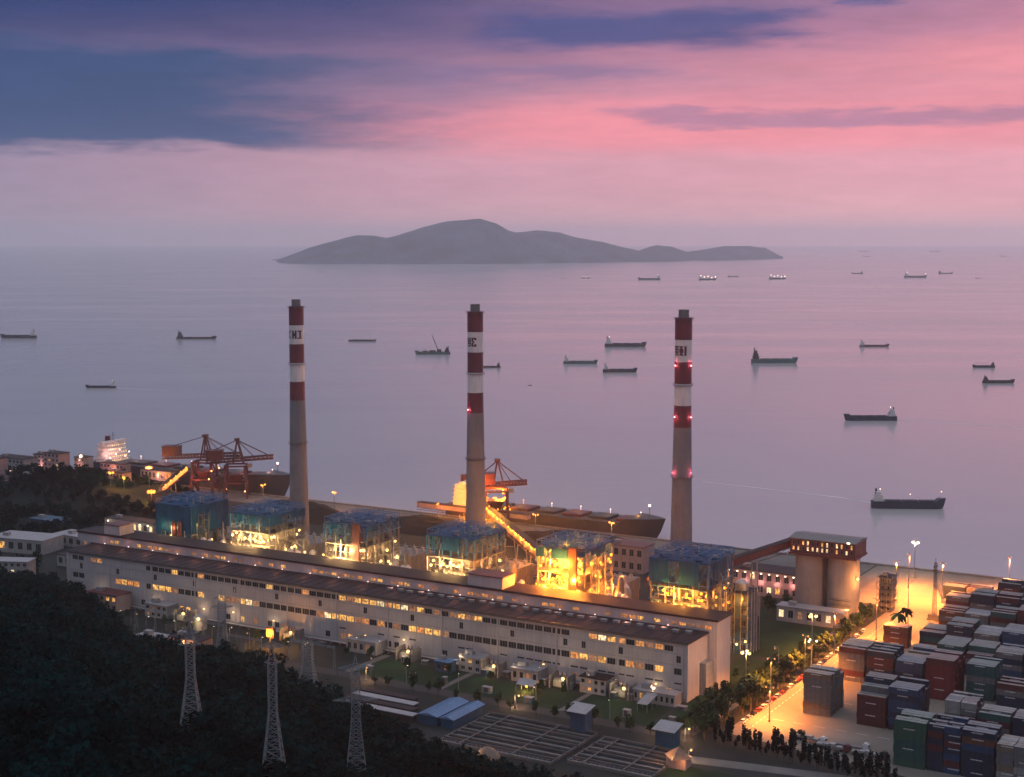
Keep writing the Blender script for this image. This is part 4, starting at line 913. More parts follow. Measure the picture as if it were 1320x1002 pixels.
# (the cargo hold decks lie at 14-16 m over the water)
bulker('long dark bulk carrier with a yellow lit stern house, berthed behind the middle chimney', -334, -165, 329, 12, 'hull_grey', (1, .38, .04), 'lamp_sodium', 2400)
bulker('navy bulk carrier with a floodlit white stern house, berthed under the two maroon cranes', -700, -492, 331, 15.5, 'hull_navy', (1, .46, .36), 'lamp_pink', 2200)
def unloader(label, x, y, hgt, mt, litcol, power, nl, boom=34, back=26, lm_='lamp_warm', rz=0):
    u = thing('ship_unloader', label, 'crane', x, y, 0, rz, 'ship unloaders on the coal quay'); s = hgt / 42
    for lx in (-8, 8):
        for ly in (-9, 9): obj('leg', MB().bar((lx * 1.15, ly, .95), (lx * .8, ly * .8, 24 * s), 1.7).box(lx * 1.15 - 2, lx * 1.15 + 2, ly - .7, ly + .7, .006, 1.2), M[mt], u)
    g = MB()
    for z in (11 * s, 23.4 * s):
        for ly in (-8.2, 8.2): g.bar((-7.4, ly, z), (7.4, ly, z), 1.2)
        for lx in (-7.4, 7.4): g.bar((lx, -8.2, z), (lx, 8.2, z), 1.2)
    for ly in (-8.6, 8.6): g.bar((-9, ly, 1), (7, ly, 11 * s), .75); g.bar((9, ly, 1), (-7, ly, 11 * s), .75); g.bar((-7.4, ly, 11 * s), (6.6, ly, 23 * s), .75); g.bar((7.4, ly, 11 * s), (-6.6, ly, 23 * s), .75)
    obj('portal_frame', g, M[mt], u)
    bmn = MB(); zb = 25 * s
    for ly in (-2.4, 2.4):
        for zz in (zb, zb + 2.4): bmn.bar((0 + ly, -back, zz), (0 + ly, boom, zz + boom * .12), .95)
        for k in range(16):
            ya = -back + (boom + back) * k / 16; yb = -back + (boom + back) * (k + 1) / 16; za = zb + (ya + back) / (boom + back) * boom * .12; zc = zb + (yb + back) / (boom + back) * boom * .12
            bmn.bar((ly, ya, za + 2.4 * (k % 2)), (ly, yb, zc + 2.4 * ((k + 1) % 2)), .5)
    bmn.box(-2.4, 2.4, -back, -back + 9, zb - .1, zb + .1)
    obj('boom', bmn, M[mt], u)
    obj('machinery_house', MB().box(-5, 5, -back + 1, -back + 14, zb + 3, zb + 10).box(-5.4, 5.4, -back + .5, -back + 14.5, zb + 10, zb + 10.6), M[mt], u)
    af = MB()
    for lx in (-4, 4): af.bar((lx, -2, zb), (lx * .4, 1, hgt), 1.0); af.bar((lx, 6, zb), (lx * .4, 1.4, hgt), 1.0)
    af.box(-2.6, 2.6, -.8, 3, hgt - .6, hgt + 1.4)
    for lx in (-1.6, 1.6): af.bar((lx, 1, hgt), (lx, boom * .9, zb + boom * .12 + 2), .4); af.bar((lx, 1, hgt), (lx, -back + 4, zb + 9), .4); af.bar((lx, 1, hgt), (lx, boom * .5, zb + boom * .08 + 2), .34)
    obj('apex_frame', af, M[mt], u)
    obj('cab', MB().box(-1.8, 1.8, 9, 12.5, zb - 3.6, zb - .4).box(-1.5, 1.5, 12.503, 12.56, zb - 2.6, zb - 1.2), M['pale_steel'], u)
    obj('hopper', MB().add([(-5, -6, 17 * s), (5, -6, 17 * s), (5, 6, 17 * s), (-5, 6, 17 * s), (-1, -1, 8 * s), (1, -1, 8 * s), (1, 1, 8 * s), (-1, 1, 8 * s)], [(0, 1, 2, 3), (4, 7, 6, 5), (0, 4, 5, 1), (1, 5, 6, 2), (2, 6, 7, 3), (3, 7, 4, 0)]), M['rust'], u)
    R = random.Random(int(abs(x)))
    fl = MB().sphere((0, 0, 0), .65, 8, 6).mesh('flood_light', M[lm_])
    for k in range(nl): obj('flood_light', fl, None, u, (R.uniform(-9, 9), R.uniform(-10, 10), R.choice([4, 11, 17, 22]) * s + .8))
    for k in range(6 if nl > 20 else 4): lamp(u, ((-12, 4, 11, -3, 0, 8)[k], (-12, -13, -4, 4, -16, -14)[k], (6, 16, 12, 20, 30, 26)[k] * s), power, litcol, .5)
    return u
unloader('maroon crane with a peaked frame, left one of the pair over the navy ship', -548, 296, 46, 'rust', (1, .18, .10), 3000, 6, 30, 34, 'lamp_warm', -1.15)
unloader('maroon crane, right one of the pair, its boom over the navy ship', -516, 297, 45, 'rust', (1, .2, .1), 700, 2, 29, 24, 'lamp_warm', -.95)
unloader('ship unloader ablaze with yellow and orange light beside the middle chimney', -277, 296, 47, 'red_paint', (1, .33, .02), 85000, 60, 22, 15, 'lamp_sodium', -1.0)

# flood masts on the coal yard
def mast(label, x, y, h, heads, lampm, watts, col, group='tall lamp posts', z=0, size=.7, garland=0):
    m_ = thing('lamp_post', label, 'lamp post', x, y, z, uni(0, 3), group)
    obj('pole', MB().tube((0, 0, 0), (0, 0, h), .28, 8, .14), M['galv'], m_); obj('base', MB().tube((0, 0, 0), (0, 0, .8), .55, 8), M['concrete'], m_)
    for k in range(heads):
        a = k * 2 * PI / heads; hx, hy = math.cos(a) * (1.3 + size * .8), math.sin(a) * (1.3 + size * .8)
        hd = obj('lamp_head', MB().bar((0, 0, h - .1), (hx, hy, h), .12).box(hx - .45, hx + .45, hy - .45, hy + .45, h, h + .25), M['galv'], m_); obj('lens', MB().sphere((hx, hy, h - size * .7), size, 8, 6), M[lampm], hd)
    if watts: (spot if watts > 60000 else lamp)(m_, (0, 0, h - 1.6), watts, col)
    for k in range(garland):
        a = k * 2.1; g_ = obj('side_arm', MB().bar((0, 0, h * .55), (2.2 * math.cos(a), 2.2 * math.sin(a), h * .55 - .4), .1), M['galv'], m_); obj('globe', MB().sphere((2.2 * math.cos(a), 2.2 * math.sin(a), h * .55 - .8), .5), M['lamp_white'], g_)
    return m_
mast('lamp post with big orange flood lamps on the coal yard, brightest of the group', -527, 215, 16, 6, 'lamp_sodium', 60000, (1, .30, .03), 'flood lamps on the coal yard', size=1.15)
mast('orange flood lamp post furthest back on the coal yard', -575, 262, 24, 3, 'lamp_sodium', 40000, (1, .36, .05), 'flood lamps on the coal yard', size=1.0)
mast('orange flood lamp post with pinkish glow by the coal heap', -590, 236, 22, 3, 'lamp_sodium', 30000, (1, .36, .05), 'flood lamps on the coal yard', size=.8)
mast('short orange lamp post between the two brighter ones on the coal yard', -572, 232, 20, 2, 'lamp_sodium', 24000, (1, .36, .05), 'flood lamps on the coal yard', size=.8)
OR = (1, .27, .038)
mast('tall lamp post on the lawn with a lit head and small globes half way up', 29.6, 77, 26, 3, 'lamp_warm', 24000, (1, .46, .15), garland=4)
mast('tall lamp post by the street trees near the end of the turbine hall', 23.2, 9.6, 24, 3, 'lamp_warm', 42000, (1, .42, .16))
mast('slim dark lamp post half way along the street trees', 27.2, 38.9, 19, 1, 'glass_dark', 0, OR)
mast('tall lamp post with a white head alone on the pier edge', 20, 289, 22, 3, 'lamp_white', 30000, (1, .62, .34))
mast('lamp post flooding the orange yard between the container stacks', 46, 182, 22, 2, 'lamp_sodium', 306000, OR, size=.28)
mast('lamp post at the corner of the silos, lighting the pier orange', 27, 226, 23, 2, 'lamp_sodium', 414000, OR, size=.28)
mast('lamp post beside the parked cars, lighting the yard road orange', 31.2, 106, 21, 2, 'lamp_sodium', 374000, OR, size=.28)
mast('lamp post at the near end of the orange yard road', 31.5, 18, 20, 2, 'lamp_sodium', 230000, OR, size=.28)
mast('lamp post beyond the first container stack on the orange yard road', 33, 58, 21, 2, 'lamp_sodium', 340000, OR, size=.28)
mast('short lamp post by the container stack nearest the hedge', 40, -6, 15, 2, 'lamp_sodium', 170000, OR, size=.28)
mast('lamp post in the middle of the orange pier', 50, 236, 23, 2, 'lamp_sodium', 460000, OR, size=.28)
mast('lamp post at the far right of the pier, lighting it pinkish orange', 78, 274, 22, 2, 'lamp_sodium', 468000, (1, .34, .13), size=.28)
mast('lamp post by the reddish stack under the palms', 41, 142, 21, 2, 'lamp_sodium', 360000, OR, size=.28)
mast('lamp post near the pier edge beyond the derrick', 24, 262, 20, 2, 'lamp_sodium', 300000, OR, size=.28)
for lb, x in (('orange flood post on the quay left of the two cranes', -585), ('orange flood post on the quay right of the two cranes', -478), ('orange flood post on the quay behind the chimney furthest left', -410), ('orange flood post on the quay left of the blazing unloader', -318), ('orange flood post on the quay right of the blazing unloader', -238), ('orange flood post on the quay under the bow of the dark ship', -180)):
    mast(lb, x, 284, 15, 2, 'lamp_sodium', 21000, (1, .28, .04), 'flood posts along the coal quay', size=.6)
for lb, x, y in (('low road lamp near the tent on the lawn', -61, -45), ('low road lamp left of the lawn beside the hill', -140, -45.5), ('low road lamp by the blue hut with the pale roof', 9, -45), ('low road lamp where the road meets the street trees', 20, -47.5), ('low road lamp beside the pale settling basin at the bottom', 31.8, -71)):
    mast(lb, x, y, 6, 1, 'lamp_warm', 5200, (1, .52, .22), 'low lamps along the plant road', size=.4)

# ------------------------------------------------------------------ container yard
CC = {'maroon': (.17, .035, .04), 'navy': (.025, .045, .10), 'teal': (.03, .15, .15), 'grey': (.26, .25, .26), 'rust': (.24, .085, .04), 'green': (.05, .17, .12), 'white': (.50, .48, .48), 'red': (.28, .03, .04), 'blue': (.03, .10, .24), 'tan': (.34, .24, .17)}
CC = {k: tuple(x * .42 for x in v) for k, v in CC.items()}
CM = {k: mat('container_' + k, v, .5, .22, .5, streak=.3) for k, v in CC.items()}
CR = {k: mat('skylit_roof_' + k, tuple(.13 + .5 * x for x in v), .6, .25, .35) for k, v in CC.items()}   # sky light on the tops painted in as a paler colour
CLN, CWD, CHT = 12.19, 2.44, 2.6
def container_mesh(L, fine=True):
    m = MB(); x0, x1, y0, y1 = 0, L, 0, CWD
    f = .12
    for xx in (x0, x1 - f):
        for yy in (y0, y1 - f): m.box(xx, xx + f, yy, yy + f, 0, CHT)
    for zz in (0, CHT - .1):
        for yy in (y0, y1 - f): m.box(x0 + f, x1 - f, yy, yy + f, zz, zz + .1)
    n = 22 if fine else 6
    for yy, s in ((.07, -1), (CWD - .07, 1)):        # corrugated long sides
        vs = []
        for k in range(n * 2 + 1):
            xx = f + (L - 2 * f) * k / (n * 2); o = yy + s * (.05 if (k // 1) % 2 else -.03); vs += [(xx, o, .1), (xx, o, CHT - .1)]
        m.add(vs, [(2 * k, 2 * k + 2, 2 * k + 3, 2 * k + 1) if s < 0 else (2 * k, 2 * k + 1, 2 * k + 3, 2 * k + 2) for k in range(n * 2)])
    vs = []; n2 = 12
    for k in range(n2 + 1): xx = x0 + f + (L - 2 * f) * k / n2; vs += [(xx, f, CHT - .06 + .03 * (k % 2)), (xx, CWD - f, CHT - .06 + .03 * (k % 2))]
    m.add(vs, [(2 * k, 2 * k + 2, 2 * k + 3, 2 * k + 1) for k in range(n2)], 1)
    m.add([(.1, f, .1), (.1, CWD - f, .1), (.1, CWD - f, CHT - .1), (.1, f, CHT - .1)], [(0, 3, 2, 1)])
    m.box(f, L - f, f, CWD - f, .08, .14)
    return m
def door_mesh(L):
    m = MB()
    for y0 in (.13, 1.24): m.box(L - .09, L - .03, y0, y0 + 1.07, .12, CHT - .12); [m.bar((L + .0, y0 + d, .15), (L + .0, y0 + d, CHT - .15), .05) for d in (.3, .75)]
    return m
cmesh, dmesh = {}, {}
for k in CC: 
    for L in (CLN, 6.06):
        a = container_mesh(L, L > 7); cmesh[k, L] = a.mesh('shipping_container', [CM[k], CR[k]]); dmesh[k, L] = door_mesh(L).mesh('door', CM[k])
mark = {}
for L in (CLN, 6.06):
    m_ = MB(); xx = L * .30
    for k in range(7): wv = (.35, .5, .3, .55, .4, .5, .35)[k]; m_.box(xx, xx + wv, -.02, .03, 1.75, 2.15); xx += wv + .22
    mark[L] = m_.mesh('marking', M['white_paint'])
RC = random.Random(21)
# name of block, x of each bay, y of its front, bays: (x, tiers, palette, 20 ft pair?)
dark = ['navy', 'maroon', 'navy', 'teal', 'grey', 'teal', 'blue']; pale = ['white', 'grey', 'tan', 'grey']
BL = [
 ('stack alone beside orange road', 7, 12.4, [(48.1, 7, ['grey', 'grey', 'tan', 'grey', 'grey'], 0)]),
 ('double stack behind the trucks', 7, 9.7, [(72.6, 7, ['maroon', 'navy', 'maroon', 'grey'], 0), (85.8, 7, ['navy', 'navy', 'blue', 'maroon'], 0)]),
 ('stack topped by white half container', 6, 12, [(108.2, 6, ['white', 'maroon', 'grey', 'navy'], 1)]),
 ('pale roofed stacks near right edge', 6, 3, [(123.4, 6, ['grey', 'tan', 'maroon', 'teal'], 0), (136.6, 6, ['maroon', 'tan', 'navy', 'grey'], 0), (149.8, 5, dark, 0)]),
 ('green fronted stack at bottom edge', 6, -30, [(99.4, 7, ['green', 'teal', 'teal', 'green'], 0)]),
 ('navy stacks beside green fronted one', 6, -29, [(112.0, 7, ['navy', 'blue', 'navy', 'maroon'], 1), (119.2 + 5.6, 7, ['navy', 'blue', 'navy', 'rust'], 0)]),
 ('grey stacks in bottom right corner', 6, -31, [(138.2, 6, ['grey', 'tan', 'white'], 1), (151.4, 6, ['blue', 'grey'], 0)]),
 ('three pinkish roofed stacks by road', 7, 67, [(45.8, 6, ['grey', 'tan', 'maroon', 'grey', 'grey'], 0), (57.9 + 1.1, 6, ['navy', 'navy', 'maroon'], 0), (72.2, 5, ['tan', 'navy', 'blue'], 0)]),
 ('tall red stack', 8, 60, [(87.8, 7, ['red', 'red', 'maroon', 'red'], 0)]),
 ('grey green stack, pale roof', 6, 69, [(103.1, 6, ['teal', 'grey', 'teal', 'grey'], 0)]),
 ('low stacks right of green grey', 7, 64, [(117.4, 4, dark, 0), (130.6, 5, ['navy', 'white', 'navy'], 0)]),
 ('reddish stack below the palms', 3, 134, [(47, 4, ['rust', 'maroon', 'rust'], 0)]),
 ('dark stacks behind tall red one', 7, 104, [(68, 3, dark, 0), (81.2, 5, ['navy', 'teal', 'navy', 'maroon'], 0), (94.4, 5, dark, 0), (107.6, 5, ['navy', 'grey', 'blue'], 0), (120.8, 6, dark, 0)]),
 ('middle rows of far stacks', 7, 142, [(63, 3, ['maroon', 'navy', 'teal'], 0), (76, 5, dark, 0), (89, 4, dark + pale, 0), (102.5, 5, ['navy', 'blue', 'grey'], 0), (115.7, 6, dark, 0)]),
 ('stacks at the back of the yard', 6, 178, [(63, 4, ['maroon', 'grey', 'rust'], 0), (76, 4, dark + pale, 0), (89, 5, dark, 0), (102.2, 6, ['maroon', 'navy'], 0)]),
 ('furthest stacks near the pier', 6, 212, [(58, 4, ['grey', 'maroon', 'grey'], 0), (71, 5, dark, 0), (84, 5, ['maroon', 'navy', 'maroon'], 0), (97, 6, dark, 0)]),
 ('stacks on the far edge of the pier', 5, 246, [(48, 3, ['navy', 'maroon'], 0), (61, 3, ['grey', 'rust'], 0), (78, 5, ['navy', 'maroon', 'grey'], 0), (92, 5, dark, 0)]),
]
cand = []
for bi, (desc, rows, y0, bays) in enumerate(BL):
    hts = {}
    for b_i, (bx, tiers, palt, half) in enumerate(bays):
        for r in range(rows):
            t_ = tiers - (1 if RC.random() < .22 and r > 0 else 0) - (1 if RC.random() < .08 else 0)
            if b_i == 0 and desc.startswith('double'): t_ = [5, 5, 6, 6, 7, 7, 7][r]
            hts[b_i, r] = max(1, t_)
    for b_i, (bx, tiers, palt, half) in enumerate(bays):
        for r in range(rows):
            for t_ in range(hts[b_i, r]):
                vis = t_ == hts[b_i, r] - 1 or r == 0 or t_ >= hts[b_i, r - 1] or (b_i + 1, r) not in hts or t_ >= hts[b_i + 1, r] or r == rows - 1 or b_i == 0
                if not vis: continue
                for hh in range(2 if half else 1):
                    L = 6.06 if half else CLN; x = bx + hh * 6.13 + RC.uniform(-.22, .22); y = y0 + r * 2.5 + RC.uniform(-.015, .015); z = t_ * CHT + .012
                    c_ = palt[(t_ * 2 + hh + (RC.randrange(3) if r or t_ > 2 else 0)) % len(palt)] if desc[:4] not in ('tall', 'gree') else RC.choice(palt)
                    front = r == 0 or t_ >= hts[b_i, r - 1]
                    q = pxl(P(x + L / 2, y, z + 1)); inside = q[0] < 1345 and q[1] < 1020
                    size = (1 if front else .35) * 1 / P(x, y, z).y * (1 if inside else .1)
                    cand.append((-size, bi, b_i, r, t_, hh, L, x, y, z, c_))
cand.sort()
ORD = ['first', 'second', 'third', 'fourth', 'fifth', 'sixth', 'seventh', 'eighth']
TIER = ['bottom', 'second', 'third', 'fourth', 'fifth', 'sixth', 'seventh']
NIND = 292
rest = {}
for k, (s_, bi, b_i, r, t_, hh, L, x, y, z, c_) in enumerate(cand):
    if k < NIND:
        nb_ = len(BL[bi][3]); where = (ORD[b_i] + ' bay ' if nb_ > 1 else '') + ('left half ' if L < 7 and hh == 0 else 'right half ' if L < 7 else '')
        o = bpy.data.objects.new('shipping_container', cmesh[c_, L]); COL.objects.link(o); o.location = P(x, y, z); o.rotation_euler = (0, 0, TH)
        lb = f"{c_} container, {where}{TIER[t_]} tier, {ORD[r]} row, {BL[bi][0]}"
        tag(o, lb, 'container', 'shipping containers stacked in the yard')
        obj('door', dmesh[c_, L], None, o)
        if RC.random() < .45: obj('marking', mark[L], None, o)
    else: rest.setdefault(c_, []).append((x, y, z, L))
big = MB(); names = list(CC)
for c_, ls_ in rest.items():
    for x, y, z, L in ls_:
        mi = names.index(c_)
        big.box(x, x + L, y, y + CWD, z, z + CHT, mi)
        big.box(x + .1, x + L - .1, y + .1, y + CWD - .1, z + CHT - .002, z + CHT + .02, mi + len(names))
        for q in range(5): xx = x + L * (q + .5) / 5; big.box(xx - .15, xx + .15, y - .06, y - .002, z + .1, z + CHT - .1, mi)
        for q in (.4, 1.2, 2.0): big.box(x + L + .002, x + L + .06, y + q - .06, y + q + .06, z + .1, z + CHT - .1, mi)
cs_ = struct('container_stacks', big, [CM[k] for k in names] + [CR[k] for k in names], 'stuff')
print('containers', len(cand), 'individual', min(NIND, len(cand)))

# ------------------------------------------------------------------ trees, palms, hedge
_ON = 'first second third fourth fifth sixth seventh eighth ninth tenth eleventh twelfth thirteenth fourteenth fifteenth sixteenth seventeenth eighteenth nineteenth'.split()
def ordn(k):
    if k < 19: return _ON[k]
    k += 1; t_ = {2: ('twentieth', 'twenty'), 3: ('thirtieth', 'thirty'), 4: ('fortieth', 'forty'), 5: ('fiftieth', 'fifty'), 6: ('sixtieth', 'sixty')}[k // 10]
    return t_[0] if k % 10 == 0 else t_[1] + ' ' + _ON[k % 10 - 1]
LEAFM = M['leaf_lit']
def tree_variant(rx, rz, th, n, size, lf, upright=False):
    tm = MB().tube((0, 0, 0), (0, 0, th * .6), .22, 6, .16, cap=False).tube((0, 0, th * .6), (.1, .1, th + rz * .4), .16, 6, .06)
    for k in range(5):
        a = k * 2 * PI / 5 + uni(0, .6); tm.tube((0, 0, th * .6 + .3 * k), (math.cos(a) * rx * .5, math.sin(a) * rx * .5, th + rz * uni(.2, .5)), .09, 5, .03, cap=False)
    q = crown_cloud(n, rx, rz, size, 4 if upright else 7) + np.array([0, 0, th * .75])
    return tm.mesh('trunk', M['bark']), cloud_mesh('crown', q, lf)
TV = [tree_variant(uni(2.0, 2.8), uni(4, 5.4), uni(2.2, 3.2), 230, .42, LEAFM) for _ in range(4)]
CV = [tree_variant(1.25, uni(5.2, 7), .9, 210, .36, M['leaf'], True) for _ in range(3)]
def plant(name, var, label, cat, x, y, s, group, z=0):
    t_ = thing(name, label, cat, x, y, z, uni(0, 6), group); t_.scale = (s, s, s * uni(.85, 1.15))
    obj('trunk', var[0], None, t_); obj('crown', var[1], None, t_); return t_
for k in range(58):
    f = k / 57; y = -33 + 210 * f ** 1.05; x = 24.5 + 3.4 * (k % 2) + uni(-1, 1) - (0 if y > 60 else (60 - y) * .02)
    if y < -5: x += -3 + uni(-6, 2)
    plant('street_tree', TV[k % 4], f'leafy street tree, {ordn(k)} in the row counted from the hedge toward the silos', 'tree', x, y, uni(.85, 1.35) * (1.5 if y < 70 else 1.0), 'street trees along the yard road')
for k in range(8): plant('street_tree', TV[(k + 1) % 4], f'leafy tree at the near end of the yard road, {ordn(k)} from the blue hut', 'tree', 14 + k * 2 + uni(-1, 1), -34 + uni(-8, 10), uni(1.1, 1.6), 'trees at the near end of the yard road')
for k in range(34): plant('hedge_tree', CV[k % 3], f'dark upright hedge tree, {ordn(k)} from the road end of the bottom hedge', 'tree', 31 + k * 2.3 + uni(-.5, .5), -41.5 - k * .36 + uni(-1, 1), uni(1.0, 1.55), 'upright hedge trees along the bottom of the yard')
for k in range(9): plant('garden_tree', TV[k % 4], f'dark round tree before the pinkish workshop, {ordn(k)} from its left end', 'tree', -48 + k * 4.2 + uni(-2, 2), 168 + uni(-5, 10), uni(1.0, 1.5), 'trees in front of the workshop')
for k in range(14): plant('garden_tree', TV[k % 4], f'dark tree at the foot of the turbine hall, {ordn(k)} from the hill', 'tree', -330 + k * 22 + uni(-8, 8), -17 - rnd() * 8, uni(.8, 1.2), 'trees at the foot of the turbine hall')
for k in range(16): plant('garden_tree', TV[k % 4], f'dark tree along the plant road, {ordn(k)} from the right end', 'tree', 8 - k * 9.5 + uni(-3, 3), -48.5 + uni(-1, 1.5), uni(.7, 1.25), 'trees along the plant road')
for k in range(10): plant('garden_tree', TV[(k + 2) % 4], f'dark tree on the lawn at the end of the hall, {ordn(k)} from the hall corner', 'tree', 6 + (k % 3) * 4 + uni(-1, 1), 0 + k * 6.5 + uni(-2, 2), uni(.6, 1.0), 'trees on the lawn by the end wall')
for (x, y), lb in zip(((48.6, 155), (48.7, 167.5)), ('dark palm with a ragged crown over the reddish stack, nearer of the two', 'dark palm with a ragged crown over the orange yard, further of the two')):
    p_ = thing('palm_tree', lb, 'palm', x, y, 0, uni(0, 3), 'palms on the orange yard')
    obj('trunk', MB().tube((0, 0, 0), (.2, 0, 11.5), .30, 7, .2), M['bark'], p_); R = random.Random(int(y))
    cr = MB()
    for k in range(24):
        a = R.uniform(0, 2 * PI); up_ = R.uniform(-.3, .9); pts = [Vector((.2, 0, 11.5)) + Vector((math.cos(a), math.sin(a), 0)) * (4.2 * f) + Vector((0, 0, up_ * 3 * f - 3.6 * f * f)) for f in (0, .25, .5, .75, 1)]
        sd = Vector((-math.sin(a), math.cos(a), 0))
        for i, (u_, v_) in enumerate(zip(pts, pts[1:])):
            w0, w1 = .75 * (1 - abs(i / 4 - .4)), .75 * (1 - abs((i + 1) / 4 - .4)); cr.add([u_ - sd * w0 - Vector((0, 0, .3)), u_, u_ + sd * w0 - Vector((0, 0, .3)), v_ + sd * w1 - Vector((0, 0, .3)), v_, v_ - sd * w1 - Vector((0, 0, .3))], [(0, 1, 4, 5), (1, 2, 3, 4)])
    obj('crown', cr, M['leaf'], p_)

# ------------------------------------------------------------------ cars and trailers
def car(x, y, rz, label, colm):
    c = thing('parked_car', label, 'car', x, y, .012, rz, 'cars parked along the yard road')
    b_ = MB().add([(sx * 2.2 * a, sy * .88, z) for z, a in ((.3, 1), (.85, .99)) for sx in (-1, 1) for sy in (-1, 1)], [(0, 1, 3, 2), (4, 6, 7, 5), (0, 4, 5, 1), (2, 3, 7, 6), (0, 2, 6, 4), (1, 5, 7, 3)])
    b_.add([(-1.5, -.76, 1.38), (.7, -.76, 1.38), (.7, .76, 1.38), (-1.5, .76, 1.38), (-1.5, -.76, 1.34), (.7, -.76, 1.34), (.7, .76, 1.34), (-1.5, .76, 1.34)], [(0, 1, 2, 3), (0, 4, 5, 1), (1, 5, 6, 2), (2, 6, 7, 3), (3, 7, 4, 0)])
    obj('body', b_, colm, c)
    obj('windows', MB().add([(-1.95, -.84, .853), (1.25, -.84, .853), (1.25, .84, .853), (-1.95, .84, .853), (-1.5, -.74, 1.338), (.7, -.74, 1.338), (.7, .74, 1.338), (-1.5, .74, 1.338)], [(0, 1, 5, 4), (1, 2, 6, 5), (2, 3, 7, 6), (3, 0, 4, 7)]), M['glass_dark'], c)
    for wx_ in (-1.35, 1.35):
        for wy in (-.86, .86): obj('wheel', MB().tube((wx_, wy - .1, .32), (wx_, wy + .1, .32), .32, 12), M['tyre'], c)
    return c
CB = {}
for k, (n_, c_) in enumerate((('white', (.6, .6, .6)), ('silver', (.35, .35, .37)), ('dark', (.03, .03, .035)), ('red', (.25, .03, .03)))):
    CB[n_] = car(31 + (k % 2) * .1, -12 + k * 5.6, PI / 2, f'{n_} car, {["first", "second", "third", "fourth"][k]} in the line along the orange yard road', mat('car_' + n_, c_, .25, .05))
for k in range(26):
    n_ = RC.choice(list(CB)); c = copy_tree(CB[n_]); c.location = P(31 + uni(-.2, .3), 10.6 + k * 5.75, .012); c['label'] = f'{n_} car, {ordn(k + 4)} in the line along the orange yard road'
def trailer(x, y, rz, label, cab, load):
    t_ = thing('flatbed_truck', label, 'truck', x, y, .012, rz, 'trucks parked on the yard by the hedge')
    obj('flatbed', MB().box(-6, 5.5, -1.2, 1.2, 1.1, 1.4).box(-6, 7.6, -.4, .4, .75, 1.098), M['grey_steel'], t_)
    obj('cab', MB().box(5.9, 8.1, -1.2, 1.2, .7, 2.9).box(6.2, 7.4, -1.1, 1.1, 2.9, 3.3), M[cab], t_); obj('windscreen', MB().box(8.103, 8.13, -1, 1, 1.8, 2.6), M['glass_dark'], t_)
    for wx_ in (-5, -3.8, -2.6, 4.6, 7): obj('wheel', MB().tube((wx_, -1.2, .5), (wx_, 1.2, .5), .5, 12), M['tyre'], t_)
    if load: 
        for k in range(4): obj('load', MB().box(-5.6 + k * 2.7, -3.3 + k * 2.7, -1.1, 1.1, 1.403, 1.9 + .35 * (k % 3)), M['pale_steel' if k % 2 else 'silver'], t_)
trailer(62, -21, -.12, 'flatbed truck with pale load parked nearest the hedge corner', 'white_paint', True)
trailer(73, -25.5, -.05, 'flatbed truck parked second from the hedge corner', 'redbrown', True)
trailer(79, -20.5, -.02, 'empty flatbed truck parked beside the green fronted stack', 'ship_white', False)
trailer(88, -26.5, .05, 'flatbed truck with silver load nearest the bottom of the yard', 'hull_grey', True)
for k in range(4): plant('shrub', TV[k], f'dark bush beside the parked flatbed trucks, {ordn(k)} from the road', 'bush', 55 + k * 1.7, -19.5 - (k % 2) * 2, .55, 'bushes by the parked trucks')

# mobile derrick by the pier
dk = thing('derrick', 'dark lattice derrick with a sloping jib on the pier behind the containers', 'crane', 55.9, 197)
def lattice(m, p, q, w0, w1, n, r):
    p, q = Vector(p), Vector(q); d = (q - p).normalized(); a = d.orthogonal().normalized(); b_ = d.cross(a); prev = None
    for k in range(n + 1):
        f = k / n; c_ = p.lerp(q, f); w = w0 + (w1 - w0) * f; cur = [c_ + a * w * sx + b_ * w * sy for sx, sy in ((1, 1), (1, -1), (-1, -1), (-1, 1))]
        if prev:
            for i in range(4): m.tube(prev[i], cur[i], r, 4, cap=False); m.tube(prev[i] if k % 2 else prev[(i + 1) % 4], cur[(i + 1) % 4] if k % 2 else cur[i], r * .6, 3, cap=False)
        for i in range(4): m.tube(cur[i], cur[(i + 1) % 4], r * .6, 3, cap=False)
        prev = cur
    return m
obj('mast', lattice(MB(), (0, 0, 2), (0, 0, 31), .8, .5, 14, .13), M['dark_steel'], dk)
obj('jib', lattice(MB(), (1, -1, 20), (11, -9, 3.5), .5, .3, 10, .10), M['pale_steel'], dk)
obj('mast_head', MB().box(-1, 1, -.8, .8, 26, 27.2).box(-.8, .8, -1.4, 1.4, 28.5, 29.2).bar((0, 0, 31), (0, 0, 33.5), .2), M['dark_steel'], dk)
obj('carriage', MB().box(-3, 3, -2, 2, .9, 3).box(-3.4, 3.4, -2.3, -1.5, .012, .9).box(-3.4, 3.4, 1.5, 2.3, .012, .9), M['dark_steel'], dk)
obj('stay', MB().tube((0, 0, 30), (11, -9, 4), .08, 4).tube((0, 0, 27), (6, -5, 12), .06, 4), M['dark_steel'], dk)

